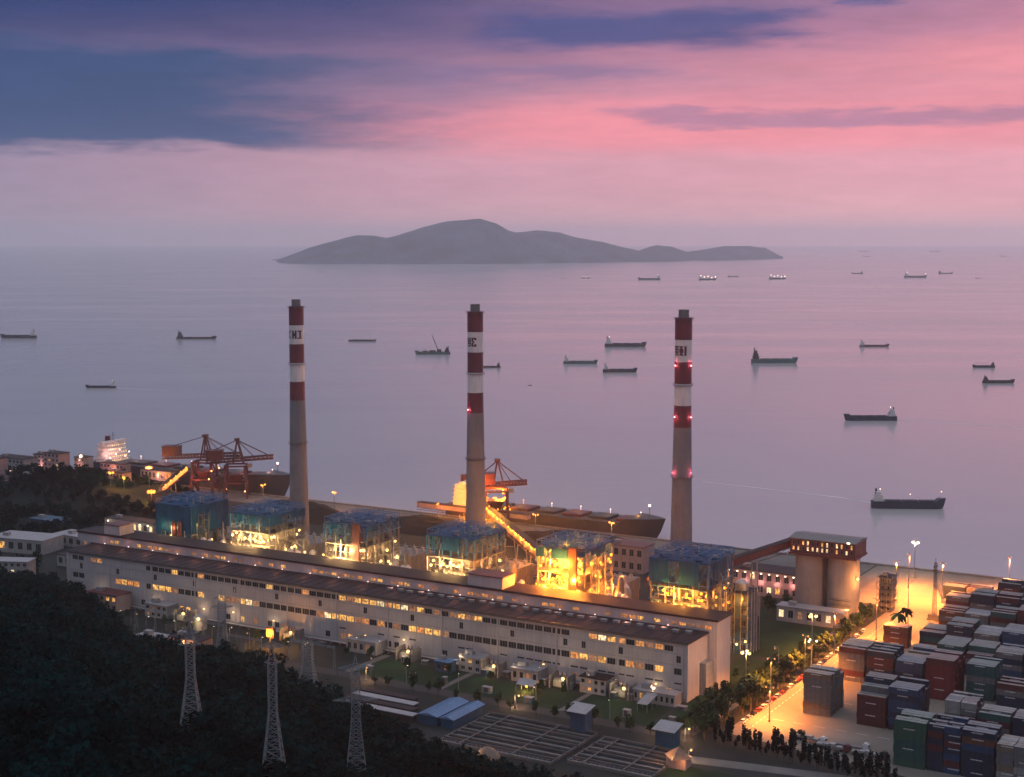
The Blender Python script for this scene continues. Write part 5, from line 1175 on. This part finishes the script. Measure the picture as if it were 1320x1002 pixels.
# ------------------------------------------------------------------ pylons
def pylon(label, px, py, h, wb, wt, arms, lampy=False, world=None):
    x, y, z = world or on_hill(px, py); g = thing('pylon', label, 'pylon', x, y, z - .5, uni(-.15, .15), 'lattice pylons below the wooded hill', world=True)
    hb = h * .86; n = 15; lv = [hb * (1 - (1 - k / n) ** 1.0) for k in range(n + 1)]
    def hw(zz): f = min(1, zz / hb); return (wb + (wt - wb) * min(1, f / .62) ** .85) / 2
    cs = [(1, 1), (1, -1), (-1, -1), (-1, 1)]
    for sx, sy in cs:
        m = MB()
        for a, b_ in zip(lv, lv[1:]): m.bar((hw(a) * sx, hw(a) * sy, a), (hw(b_) * sx, hw(b_) * sy, b_), .26)
        obj('leg', m, M['galv'], g)
    br = MB()
    for k, (a, b_) in enumerate(zip(lv, lv[1:])):
        for (sx, sy), (tx, ty) in zip(cs, cs[1:] + cs[:1]):
            br.bar((hw(a) * sx, hw(a) * sy, a), (hw(b_) * tx, hw(b_) * ty, b_), .12); br.bar((hw(a) * tx, hw(a) * ty, a), (hw(b_) * sx, hw(b_) * sy, b_), .12)
            br.bar((hw(b_) * sx, hw(b_) * sy, b_), (hw(b_) * tx, hw(b_) * ty, b_), .13)
    obj('bracing', br, M['galv'], g)
    pk = MB(); [pk.bar((hw(hb) * sx, hw(hb) * sy, hb), (0, 0, h), .18) for sx, sy in cs]; pk.tube((0, 0, h), (0, 0, h + 2.5), .08, 5); obj('peak', pk, M['galv'], g)
    for f, span in arms:
        za = h * f
        for s in (-1, 1):
            am = MB(); w_ = hw(min(za, hb))
            for sy in (-1, 1): am.bar((0, sy * w_, za), (s * span, 0, za + .4), .16); am.bar((0, sy * w_ * .9, za + 1.6), (s * span, 0, za + .4), .14)
            for q in range(1, 5): am.bar((s * span * q / 5, w_ * (1 - q / 5), za + .1), (s * span * q / 5, -w_ * (1 - q / 5), za + .1), .09)
            ca = obj('crossarm', am, M['galv'], g)
            ins = MB()
            for q in range(7): ins.lathe([(.05, za - .3 - q * .32), (.17, za - .2 - q * .32), (.05, za - .1 - q * .32)], 8, cx=s * span * .97, caps=False)
            obj('insulator', ins, M['glass_dark'], ca)
    return g
pylon('tall lattice pylon furthest left on the dark hill, with a lamp glowing behind its top', 235, 955, 39, 8.4, 2.6, [(.80, 3.6), (.9, 3)])
pylon('lattice pylon at the bottom edge in front of the orange lamp box', 343, 1015, 44, 8.0, 2.3, [(.97, 3.8), (.86, 2.2)])
pylon('lattice pylon at the bottom edge with two wide arms, furthest right', 453, 1015, 45, 8.0, 2.8, [(.66, 7.5), (.90, 6.0)])
pylon('broad grey lattice pylon with a wide bluish arm standing lower down in the yard', 390, 892, 26, 9.5, 4.4, [(.88, 8.5)])
pylon('lattice pylon against the hall wall near the pink lit hut', 278, 852, 33, 7.5, 3.6, [(.80, 5.5), (.93, 4.2)])

# ------------------------------------------------------------------ switchyard in front of the hall
def transformer():
    t_ = thing('transformer', '', 'transformer', 0, 0, 0, 0, 'transformers at the foot of the turbine hall')
    obj('tank', MB().box(-3.2, 3.2, -1.6, 1.6, .6, 4.2).box(-3.4, 3.4, -1.8, 1.8, 4.2, 4.5).box(-3.4, 3.4, -1.9, 1.9, .05, .6), M['grey_steel'], t_)
    for s in (-1, 1):
        rm_ = MB()
        for k in range(8): rm_.box(-2.8 + k * .72, -2.4 + k * .72, s * 2.7 - .8, s * 2.7 + .8, 1, 3.9)
        obj('radiator', rm_, M['pale_steel'], t_)
    for k in range(3): obj('bushing', MB().lathe([(.3, 4.5), (.35, 5), (.2, 5.2), (.32, 5.6), (.18, 5.9), (.28, 6.3), (.1, 7.2)], 10, cx=-2 + k * 2), M['rust'], t_)
    obj('conservator', MB().tube((-2, 1.2, 5.4), (2.2, 1.2, 5.4), .55, 12).bar((-1.5, 1.2, 4.5), (-1.5, 1.2, 5), .2), M['pale_steel'], t_)
    for s in (-4.6, 4.6): obj('fire_wall', MB().box(s - .2, s + .2, -4, 4, 0, 6.2), M['concrete'], t_)
    return t_
t0 = transformer(); TX = [(-286, -8, 'amber lamp just left of the round lit tank'), (-213, -9, 'orange lamp box beside it'), (-143, -7, 'warm lamp below the bright window strip'), (-95, -7, 'pale lamp near the light blue hut'), (-58, -8, 'white lamp near the orange lit tent'), (-28, -7, 'warm lamp near the end of the turbine hall')]
for k, (x, y, d) in enumerate(TX):
    t_ = t0 if k == 0 else copy_tree(t0); t_.location = P(x, y); t_['label'] = 'grey transformer with radiators and ' + d
    obj('flood_light', MB().sphere((0, 0, 0), .75), M['lamp_warm' if k != 1 else 'lamp_sodium'], t_, (2.4, -3.8, 5.2)); lamp(t_, (1.4, -5.6, 5), 1300 if k != 1 else 9000, (1, .68, .32) if k != 1 else (1, .38, .05), .5)
ob = thing('lamp_box', 'blazing orange lamp box on a post in front of the hall, behind a pylon', 'lamp', -214, -24.5)
obj('post', MB().bar((0, 0, 0), (0, 0, 5), .4), M['dark_steel'], ob); obj('cabinet', MB().box(-2.4, 2.4, -.3, 1.6, 5, 10), M['rust'], ob); obj('lamp_panel', MB().box(-2.1, .9, -.42, -.303, 5.4, 9.3), M['lamp_sodium'], ob); lamp(ob, (0, -2.5, 7), 15000, (1, .36, .05), .6)
tk = thing('round_tank', 'round tank lit warm by lamps at the foot of the hall near the hill', 'tank', -268, -16)
obj('shell', MB().lathe([(3.6, 0), (3.6, 6.4), (2.4, 7.4), (.3, 7.8)], 24), M['pale_wall'], tk); obj('flood_light', MB().sphere((0, 0, 0), .8), M['lamp_warm'], tk, (2.6, -4, 6.5)); lamp(tk, (3, -6.5, 6), 1800, (1, .68, .32), .5)
hut = [('pink_hut', 'rose lit building with a pitched porch beside the left pylon', -246, -62, 20, 9, 10, 'pink_wall', 'roof_dark', 2, 5), ('grey_hut', 'long low grey hut where the hill meets the switchyard', -272, -58, 20, 8, 6, 'pale_wall', 'roof_pale', 1, 6),
       ('blue_hut', 'light blue hut on the lawn by the hall', -121, -17, 8, 6, 5, 'blue_wall', 'blue_roof', 1, 2), ('annex', 'small pale annex against the hall left of the lit tent', -83, -11, 14, 9, 6, 'pale_wall', 'roof_pale', 1, 4),
       ('annex', 'small pale annex against the hall below the dark window strip', -112, -10, 12, 8, 7, 'pale_wall', 'roof_pale', 2, 3), ('annex', 'pale annex under the long hall near its lit right end', -48, -10, 13, 8, 7, 'pale_wall', 'roof_dark', 2, 4),
       ('annex', 'low annex with a strip of white lamps near the corner of the hall', -22, -9, 20, 7, 5, 'pale_wall', 'roof_pale', 1, 8), ('annex', 'grey annex at the left end of the hall beside the hill', -352, -14, 22, 11, 9, 'pink_wall', 'redbrown', 2, 5),
       ('annex', 'pale annex at the foot of the hall between two lit transformers', -178, -10, 18, 8, 6, 'pale_wall', 'roof_pale', 1, 5), ('annex', 'narrow annex at the foot of the hall left of the amber lamp', -312, -11, 16, 8, 7, 'pale_wall', 'roof_pale', 2, 4)]
for nm, lb, x, y, w, d, h, wl, rf, fl, nw in hut: block(nm, lb, 'hut', x, y, w, d, h, wl, rf, fl, nw, .22, litset=('lit_dim', 'lit_a'))
ph = bpy.data.objects['pink_hut']; lamp(ph, (8, -4, 7), 7000, (1, .34, .30), .5); lamp(ph, (16, -4, 9), 6000, (1, .5, .25), .5); obj('wall_lamp', MB().sphere((0, 0, 0), .9), M['lamp_warm'], ph, (11, -.9, 9)); obj('wall_lamp', MB().box(-.5, .5, -.4, 0, -1.4, 1.4), M['lamp_warm'], ph, (15, 0, 7.5))
tn = thing('tent', 'pale ridge tent with orange light inside on the lawn by the hall', 'tent', -73, -24)
obj('canopy', MB().add([(0, 0, 3.4), (9, 0, 3.4), (9, 4, 5.2), (0, 4, 5.2), (0, 8, 3.4), (9, 8, 3.4)], [(0, 1, 2, 3), (3, 2, 5, 4)]), M['roof_pale'], tn)
for x_ in (.1, 3, 6, 8.9):
    for y_ in (.1, 7.9): obj('pole', MB().bar((x_, y_, 0), (x_, y_, 3.4), .14), M['pale_steel'], tn)
obj('lamp', MB().sphere((0, 0, 0), .55), M['lamp_sodium'], tn, (4.5, 2, 2.6)); lamp(tn, (4.5, 1.2, 2), 4200, (1, .42, .08), .4)
cn = thing('canopy', 'pale sloping canopy on posts near the right corner of the hall', 'canopy', -14, -22)
obj('roof', MB().add([(0, 0, 3.6), (5, 0, 3.6), (5, 11, 5.4), (0, 11, 5.4), (0, 0, 3.45), (5, 0, 3.45), (5, 11, 5.25), (0, 11, 5.25)], [(0, 1, 2, 3), (4, 7, 6, 5), (0, 4, 5, 1), (1, 5, 6, 2), (2, 6, 7, 3), (3, 7, 4, 0)]), M['roof_pale'], cn)
for x_ in (.2, 4.8):
    for y_, h_ in ((.3, 3.45), (5.5, 4.3), (10.7, 5.2)): obj('post', MB().bar((x_, y_, 0), (x_, y_, h_), .15), M['pale_steel'], cn)
for lb, x, y, w, h in (('blue hut with a pale sloping roof left of the settling basins gap', -26, -60, 7, 9), ('blue hut with a pale roof by the road at the bottom', 12.5, -60, 8, 8)):
    b_ = thing('blue_hut', lb, 'hut', x, y); obj('wall', MB().box(0, w, 0, 6, 0, h), M['blue_wall'], b_); obj('door', MB().box(1, 2.4, -.08, -.003, 0, 2.4), M['dark_steel'], b_)
    obj('roof', MB().add([(-1, -1.5, h + .01), (w + 1, -1.5, h + .01), (w + 1, 7.5, h + 1.4), (-1, 7.5, h + 1.4), (-1, -1.5, h + .2), (w + 1, -1.5, h + .2), (w + 1, 7.5, h + 1.6), (-1, 7.5, h + 1.6)], [(0, 3, 2, 1), (4, 5, 6, 7), (0, 1, 5, 4), (1, 2, 6, 5), (2, 3, 7, 6), (3, 0, 4, 7)]), M['roof_pale'], b_)
for lb, x, w in (('wider light blue roofed shed beside the settling basins', -86, 9), ('narrower light blue roofed shed beside the settling basins', -75, 6)):
    b_ = thing('blue_roofed_shed', lb, 'shed', x, -82); obj('wall', MB().box(0, w, 0, 24, 0, 4), M['blue_wall'], b_)
    obj('roof', MB().add([(-.6, -.6, 4.0), (w / 2, -.6, 5.2), (w + .6, -.6, 4.0), (-.6, 24.6, 4.0), (w / 2, 24.6, 5.2), (w + .6, 24.6, 4.0)], [(0, 1, 4, 3), (1, 2, 5, 4), (0, 2, 1), (3, 4, 5)]), M['blue_roof'], b_)
    rs = MB(); [rs.bar((w / 2, k * 1.6, 5.26), (w + .5, k * 1.6, 4.08), .12).bar((w / 2, k * 1.6, 5.26), (-.5, k * 1.6, 4.08), .12) for k in range(16)]; obj('roof_ribs', rs, M['blue_roof'], b_)['kind'] = 'stuff'
# settling basins
def basin(label, x0, x1, y0, n, pitch=4.4):
    b_ = thing('settling_basin', label, 'basin', x0, y0, 0, 0, 'settling basins at the bottom'); L = x1 - x0
    for k in range(n + 1): obj('wall', MB().box(0, L, k * pitch - .35, k * pitch + .35, 0, 1.5 if k % 2 else 1.15), M['basin_wall' if k % 2 else 'path'], b_)
    for k in range(n): obj('channel', MB().box(.6, L - .6, k * pitch + .353, (k + 1) * pitch - .353, .02, .5 if k % 2 else .72), M['basin_water'] if k % 2 == 0 else M['coal'], b_)
    for xx in (0, L - .6): obj('end_wall', MB().box(xx, xx + .6, .353, n * pitch - .353, 0, 1.1), M['basin_wall'], b_)
    for k in range(2): obj('walkway', MB().box(L * (k * 1.4 + .6) / 3 - .35, L * (k * 1.4 + .6) / 3 + .35, -.4, n * pitch + .4, 1.5, 1.65), M['dark_steel'], b_)
    rl = MB()
    for k in range(int(L / 2)): rl.bar((k * 2 + .4, -.3, 1.2), (k * 2 + .4, -.3, 2.3), .1)
    rl.bar((0, -.3, 2.3), (L, -.3, 2.3), .1); obj('railing', rl, M['pale_steel'], b_)
basin('wider settling basin with parallel channels beside the blue roofed sheds', -66, -14, -98, 9)
basin('settling basin with parallel channels beside the blue hut by the road', -10, 26, -92, 7)
gs = thing('greenhouse_row', 'row of long low sheds with pale roof edges just behind the right pylon', 'shed', -128, -84)
for k in range(4): obj('shed_wall', MB().box(0, 40 - k * 4, k * 6.2, k * 6.2 + 3.4, 0, 3), M['hull_grey'], gs); obj('roof', MB().box(-.4, 40.4 - k * 4, k * 6.2 - .5, k * 6.2 + 3.9, 3, 3.3), M['roof_pale' if k % 2 == 0 else 'roof_dark'], gs)
for lb, x, y in (('orange brown pavilion with two domed roofs at the bottom edge', -34, -112), ('brightly lit peaked pavilion at the bottom edge by the blue hut', 29, -74)):
    b_ = thing('pavilion', lb, 'pavilion', x, y); obj('wall', MB().box(-4, 4, -3, 3, 0, 4), M['pink_wall'], b_)
    obj('roof', MB().lathe([(5.2, 4.003), (4.4, 5.4), (2.6, 7.2), (.2, 8.4)], 16) if x < 0 else MB().lathe([(6, 4.003), (.2, 8)], 4), M['tan'] if 'tan' in M else CM['tan'], b_); lamp(b_, (-6, -3, 7), 2600, (1, .42, .14), .5); lamp(b_, (5, -6, 4), 1600, (1, .42, .14), .5)
R9 = random.Random(77)
for k in range(26):
    x = -335 + k * 12.6 + R9.uniform(-3, 3); y = -29 - R9.uniform(0, 6) if x < -175 else R9.choice([-10.5, -36.8]) + R9.uniform(-1, 1)
    p_ = thing('light_pole', f'slim pole with a small white lamp before the hall, {ordn(k)} from the hill', 'light pole', x, y, 0, R9.uniform(0, 6), 'slim light poles before the hall')
    obj('pole', MB().tube((0, 0, 0), (0, 0, 8), .12, 6, .07).bar((0, 0, 8), (1.1, 0, 8.2), .08), M['pale_steel'], p_); obj('lamp_head', MB().box(.8, 1.5, -.16, .16, 8.12, 8.26), M['galv'], p_)
    obj('lens', MB().box(.85, 1.45, -.13, .13, 8.0, 8.117), M['lamp_white' if k % 3 else 'lamp_warm'], p_)
    if k % 2 == 0: lamp(p_, (1.2, 0, 7.4), 420, (1, .72, .42), .2)
for k in range(30):
    x = -330 + (k % 10) * 12 + R9.uniform(-1, 1); y = -27 - (k // 10) * 8 + R9.uniform(-1, 1)
    p_ = thing('post_insulator', f'post insulator on a steel stand in the switchyard, {ordn(k % 10)} along, {ordn(k // 10)} row from the hall', 'insulator', x, y, 0, 0, 'post insulators in the switchyard')
    obj('stand', MB().bar((-.5, 0, 0), (-.2, 0, 3), .16).bar((.5, 0, 0), (.2, 0, 3), .16).box(-.6, .6, -.3, .3, 3, 3.15), M['galv'], p_)
    ins = MB()
    for q in range(8): ins.lathe([(.12, 3.2 + q * .28), (.3, 3.3 + q * .28), (.12, 3.42 + q * .28)], 8, caps=False)
    obj('insulator_stack', ins, M['rust'], p_)
for k in range(22):
    x = -150 + k * 7.4 + R9.uniform(-2, 2); y = R9.uniform(-13, -8) if k % 3 else R9.uniform(-37, -30); w, d, h = R9.uniform(1.5, 4.5), R9.uniform(1.2, 3), R9.uniform(1.4, 3.2)
    p_ = thing('equipment_cabinet', f'steel equipment cabinet on the lawn before the hall, {ordn(k)} from the left', 'cabinet', x, y, 0, 0, 'equipment cabinets before the hall')
    obj('case', MB().box(0, w, 0, d, .15, h).box(-.1, w + .1, -.1, d + .1, 0, .147), M[R9.choice(['grey_steel', 'pale_steel', 'blue_wall', 'hull_green'])], p_); obj('lid', MB().box(-.12, w + .12, -.12, d + .12, h + .003, h + .15), M['roof_pale'], p_); obj('door', MB().box(w * .2, w * .7, -.06, -.003, .3, h - .2), M['dark_steel'], p_)
pr_ = thing('pipe_line', 'long low pipe line on sleepers along the foot of the hall', 'pipe', -330, -4.2)
for q in range(3): obj('pipe', MB().tube((0, q * .9, 1.2), (318, q * .9, 1.2), .22 + .06 * q, 8), M['silver' if q else 'rust'], pr_)
sl_ = MB().box(-.2, .2, -.5, 2.4, 0, .9).mesh('sleeper', M['concrete'])
for k in range(54): obj('sleeper', sl_, None, pr_, (2 + k * 5.9, 0, 0))
def gantry(label, x, y, w):
    g_ = thing('gantry', label, 'gantry', x, y, 0, 0, 'switchyard gantries')
    for xx in (0, w / 2, w): obj('column', lattice(MB(), (xx, 0, 0), (xx, 0, 11), .55, .3, 8, .07), M['galv'], g_)
    obj('beam', lattice(MB(), (0, 0, 10.4), (w, 0, 10.4), .4, .4, 18, .06), M['galv'], g_)
for lb, x, y, w in (('steel switchyard gantry nearest the pink lit hut', -262, -34, 26), ('steel switchyard gantry between the hall and the left pylons', -300, -30, 28), ('steel switchyard gantry behind the broad grey pylon', -190, -38, 26), ('steel switchyard gantry on the bare ground by the hillside', -226, -46, 24)): gantry(lb, x, y, w)

# ------------------------------------------------------------------ ships out on the water
def ship(name, label, px, py, lpx, house='l', hm='hull_navy', fb=.075, style='coaster', rz=0.0, lit=0, cat='ship', litm='lamp_white'):
    p = at(px, py, ZW); L = lpx * p.y / F * 1.02; s = thing(name, label, cat, p.x, p.y, ZW, rz + (0 if house == 'l' else PI), 'ships out on the sea', world=True)
    Bm = max(4, L * .15); dk_ = L * fb
    obj('hull', hull_mb(L, Bm, 0, dk_, .09, .10, L * .034 if style != 'barge' else L * .004, n=24), M[hm], s)
    if style == 'barge': obj('coaming', MB().box(-L * .4, L * .36, -Bm * .36, Bm * .36, dk_ + .01, dk_ + L * .012), M['hull_grey'], s); return s
    hx = -L * .47; hh = L * (.070 if style != 'big' else .10); dh = MB()
    for k in range(3): dh.box(hx + k * L * .012, hx + L * (.13 - k * .02), -Bm * (.42 - k * .05), Bm * (.42 - k * .05), dk_ + k * hh * .62, dk_ + k * hh * .62 + hh * .55); dh.box(hx + k * L * .012 - .3, hx + L * (.135 - k * .02), -Bm * (.45 - k * .05), Bm * (.45 - k * .05), dk_ + k * hh * .62 + hh * .55, dk_ + (k + 1) * hh * .62)
    obj('deckhouse', dh, M['ship_white' if lit or lpx % 2 else 'hull_grey'], s)
    obj('funnel', MB().lathe([(L * .014, dk_ + hh * 1.2), (L * .012, dk_ + hh * 2.5)], 10, cx=hx + L * .03), M[hm], s)
    ms = MB().bar((hx + L * .07, 0, dk_ + hh * 1.86), (hx + L * .07, 0, dk_ + hh * 2.9), L * .004).bar((L * .43, 0, dk_), (L * .43, 0, dk_ + L * .07), L * .005); obj('mast', ms, M['grey_steel'], s)
    if lpx > 20:
        for k in range(3): obj('hatch_cover', MB().box(-L * .30 + k * L * .23, -L * .30 + k * L * .23 + L * .2, -Bm * .34, Bm * .34, dk_ + .01, dk_ + L * .014), M[hm], s)
        obj('windows', MB().box(hx + L * .1155, hx + L * .117, -Bm * .3, Bm * .3, dk_ + hh * .75, dk_ + hh * .98), M['glass_dark'], s)
    if style == 'crane':
        obj('crane_house', MB().box(-L * .24, -L * .12, -Bm * .3, Bm * .3, dk_ + .01, dk_ + L * .08), M['hull_grey'], s); obj('jib', lattice(MB(), (-L * .15, 0, dk_ + L * .05), (L * .02, 0, dk_ + L * .48), L * .012, L * .006, 10, L * .003), M['dark_steel'], s)
        obj('deck_cargo', MB().box(-L * .08, L * .1, -Bm * .3, Bm * .3, dk_ + .012, dk_ + L * .05).box(L * .14, L * .3, -Bm * .34, Bm * .3, dk_ + .012, dk_ + L * .035).bar((L * .2, 0, dk_), (L * .24, 0, dk_ + L * .12), L * .006), M['hull_grey'], s)
    if style == 'work':
        for k in range(6): obj('deck_frame', MB().bar((-L * .2 + k * L * .1, -Bm * .3, dk_), (-L * .2 + k * L * .1, -Bm * .3, dk_ + L * .14), L * .007).bar((-L * .2 + k * L * .1, -Bm * .3, dk_ + L * .14), (-L * .2 + k * L * .1, Bm * .3, dk_ + L * .12), L * .007), M['dark_steel'], s)
    for k in range(lit): obj('deck_light', MB().sphere((0, 0, 0), L * (.008 if lpx > 30 else .014 if lpx > 25 else .026)), M[litm], s, ((hx + L * .08) if k == 0 else -L * .4 + L * .85 * k / max(1, lit - 1), -Bm * .2, dk_ + hh * (2.4 if k == 0 else .8 + .6 * (k % 3))))
    return s
S_ = ship
S_('cargo_ship', 'low navy cargo ship with a white stern house, cut by the left edge', 24, 436, 45, 'r', 'hull_navy')
S_('cargo_ship', 'laden low barge with a small white bow house, left of the first chimney', 253, 437, 50, 'l', 'hull_grey', .035)
S_('speedboat', 'small dark moving boat with a white wake line, nearest on the left', 130, 500, 38, 'r', 'hull_navy', .06, lit=1, cat='boat')
S_('flat_barge', 'flat bare barge between the first and middle chimneys', 467, 440, 35, 'l', 'hull_grey', .05, 'barge', cat='barge')
S_('crane_barge', 'work barge with a tall leaning crane jib left of the middle chimney', 558, 457, 44, 'r', 'hull_green', .07, 'crane', cat='barge')
S_('cargo_ship', 'small dark ship half hidden behind the middle chimney', 630, 474, 30, 'r', 'hull_grey', .06)
S_('cargo_ship', 'green hulled cargo ship, leftmost of the three between the chimneys', 748, 469, 43, 'l', 'hull_green')
S_('cargo_ship', 'grey cargo ship with a white house, uppermost of the three between the chimneys', 806, 447, 52, 'l', 'hull_grey', lit=1)
S_('cargo_ship', 'grey cargo ship, lowest of the three between the chimneys', 799, 480, 43, 'l', 'hull_navy', .09)
S_('cargo_ship', 'green cargo ship with a big dark stern house right of the last chimney', 998, 468, 58, 'l', 'hull_green', .085, 'big')
S_('cargo_ship', 'thin brownish cargo ship alone in the right half of the sea', 1127, 447, 37, 'l', 'hull_red', .05)
S_('work_boat', 'dark work boat with a cluttered deck near the right edge', 1268, 474, 28, 'r', 'hull_navy', .09, 'work', cat='boat')
S_('cargo_ship', 'grey cargo ship just below the cluttered work boat', 1287, 494, 40, 'l', 'hull_grey', .08)
S_('fast_ship', 'dark moving ship trailing a wake to the right edge', 1122, 542, 66, 'r', 'hull_navy', .085, lit=1)
S_('fast_ship', 'dark moving ship with pink lamps, nearest of all, wake stretching left', 1170, 655, 92, 'l', 'hull_navy', .10, rz=-.06, lit=3, litm='lamp_pink')
for lb, px, py, l_, lt_, hs in (('small white lit ship below the right half of the island', 755, 359, 11, 3, 'l'), ('low brown cargo ship with a white house under the island', 837, 361, 28, 1, 'r'), ('brightly lit white ship above the last chimney', 912, 361, 22, 5, 'l'), ('thin dark ship just right of the brightly lit one', 945, 357, 13, 0, 'l'),
    ('brightly lit ship with a dark stern at the right tip of the island', 1002, 360, 21, 5, 'l'), ('thin far ship right of the island tip', 1105, 353, 14, 0, 'r'), ('far ship with masts in the middle of the right group', 1180, 358, 28, 2, 'l'), ('thin far ship right of the one with masts', 1219, 353, 18, 0, 'l'), ('tiny dark boat furthest right in the near row', 1261, 359, 7, 0, 'l'),
    ('hazy ship on the horizon above the thin far ship', 1113, 325, 11, 0, 'l'), ('faint hazy ship just below the horizon one', 1117, 331, 9, 0, 'l'), ('hazy ship on the horizon right of centre group', 1205, 325, 12, 0, 'r'), ('faint ship near the horizon at the right edge', 1294, 331, 9, 0, 'l'), ('tiny boat left of the small white lit ship', 725, 359, 5, 0, 'l'), ('tiny dark buoy boat right of the middle chimney', 683, 497, 5, 0, 'l'), ('tiny far boat under the left tip of the island', 413, 351, 6, 0, 'l')):
    S_('far_ship', lb, px, py, l_, hs, 'hull_grey' if l_ > 12 else 'hull_navy', .07, 'coaster', 0, lt_)
for k, px in enumerate((11, 23, 35, 46)): S_('fishing_boat', ['lit boat on the left horizon, leftmost of four', 'lit boat on the left horizon, second of four', 'lit boat on the left horizon, third of four', 'lit boat on the left horizon, rightmost of four'][k], px, 318.5, 4, 'l', 'hull_grey', .12, 'coaster', 0, 3, 'boat')
def wake(pts, w0, w1):
    m = MB(); n = len(pts); P_ = [at(a, b_, ZW + .03) for a, b_ in pts]; vs = []
    for i, p in enumerate(P_):
        w = w0 + (w1 - w0) * i / (n - 1); vs += [(p.x, p.y - w, p.z), (p.x, p.y + w, p.z)]
    m.add(vs, [(2 * i, 2 * i + 2, 2 * i + 3, 2 * i + 1) for i in range(n - 1)]); struct('wake', m, M['foam'], 'stuff', works=False)
wake([(1156, 542), (1200, 544), (1250, 547), (1290, 550), (1340, 554)], 1.2, 3.4)
wake([(1122, 648), (1080, 641), (1020, 634), (960, 627), (905, 621)], 2.2, .6)
wake([(150, 500), (180, 502), (215, 503)], 1.2, .5)
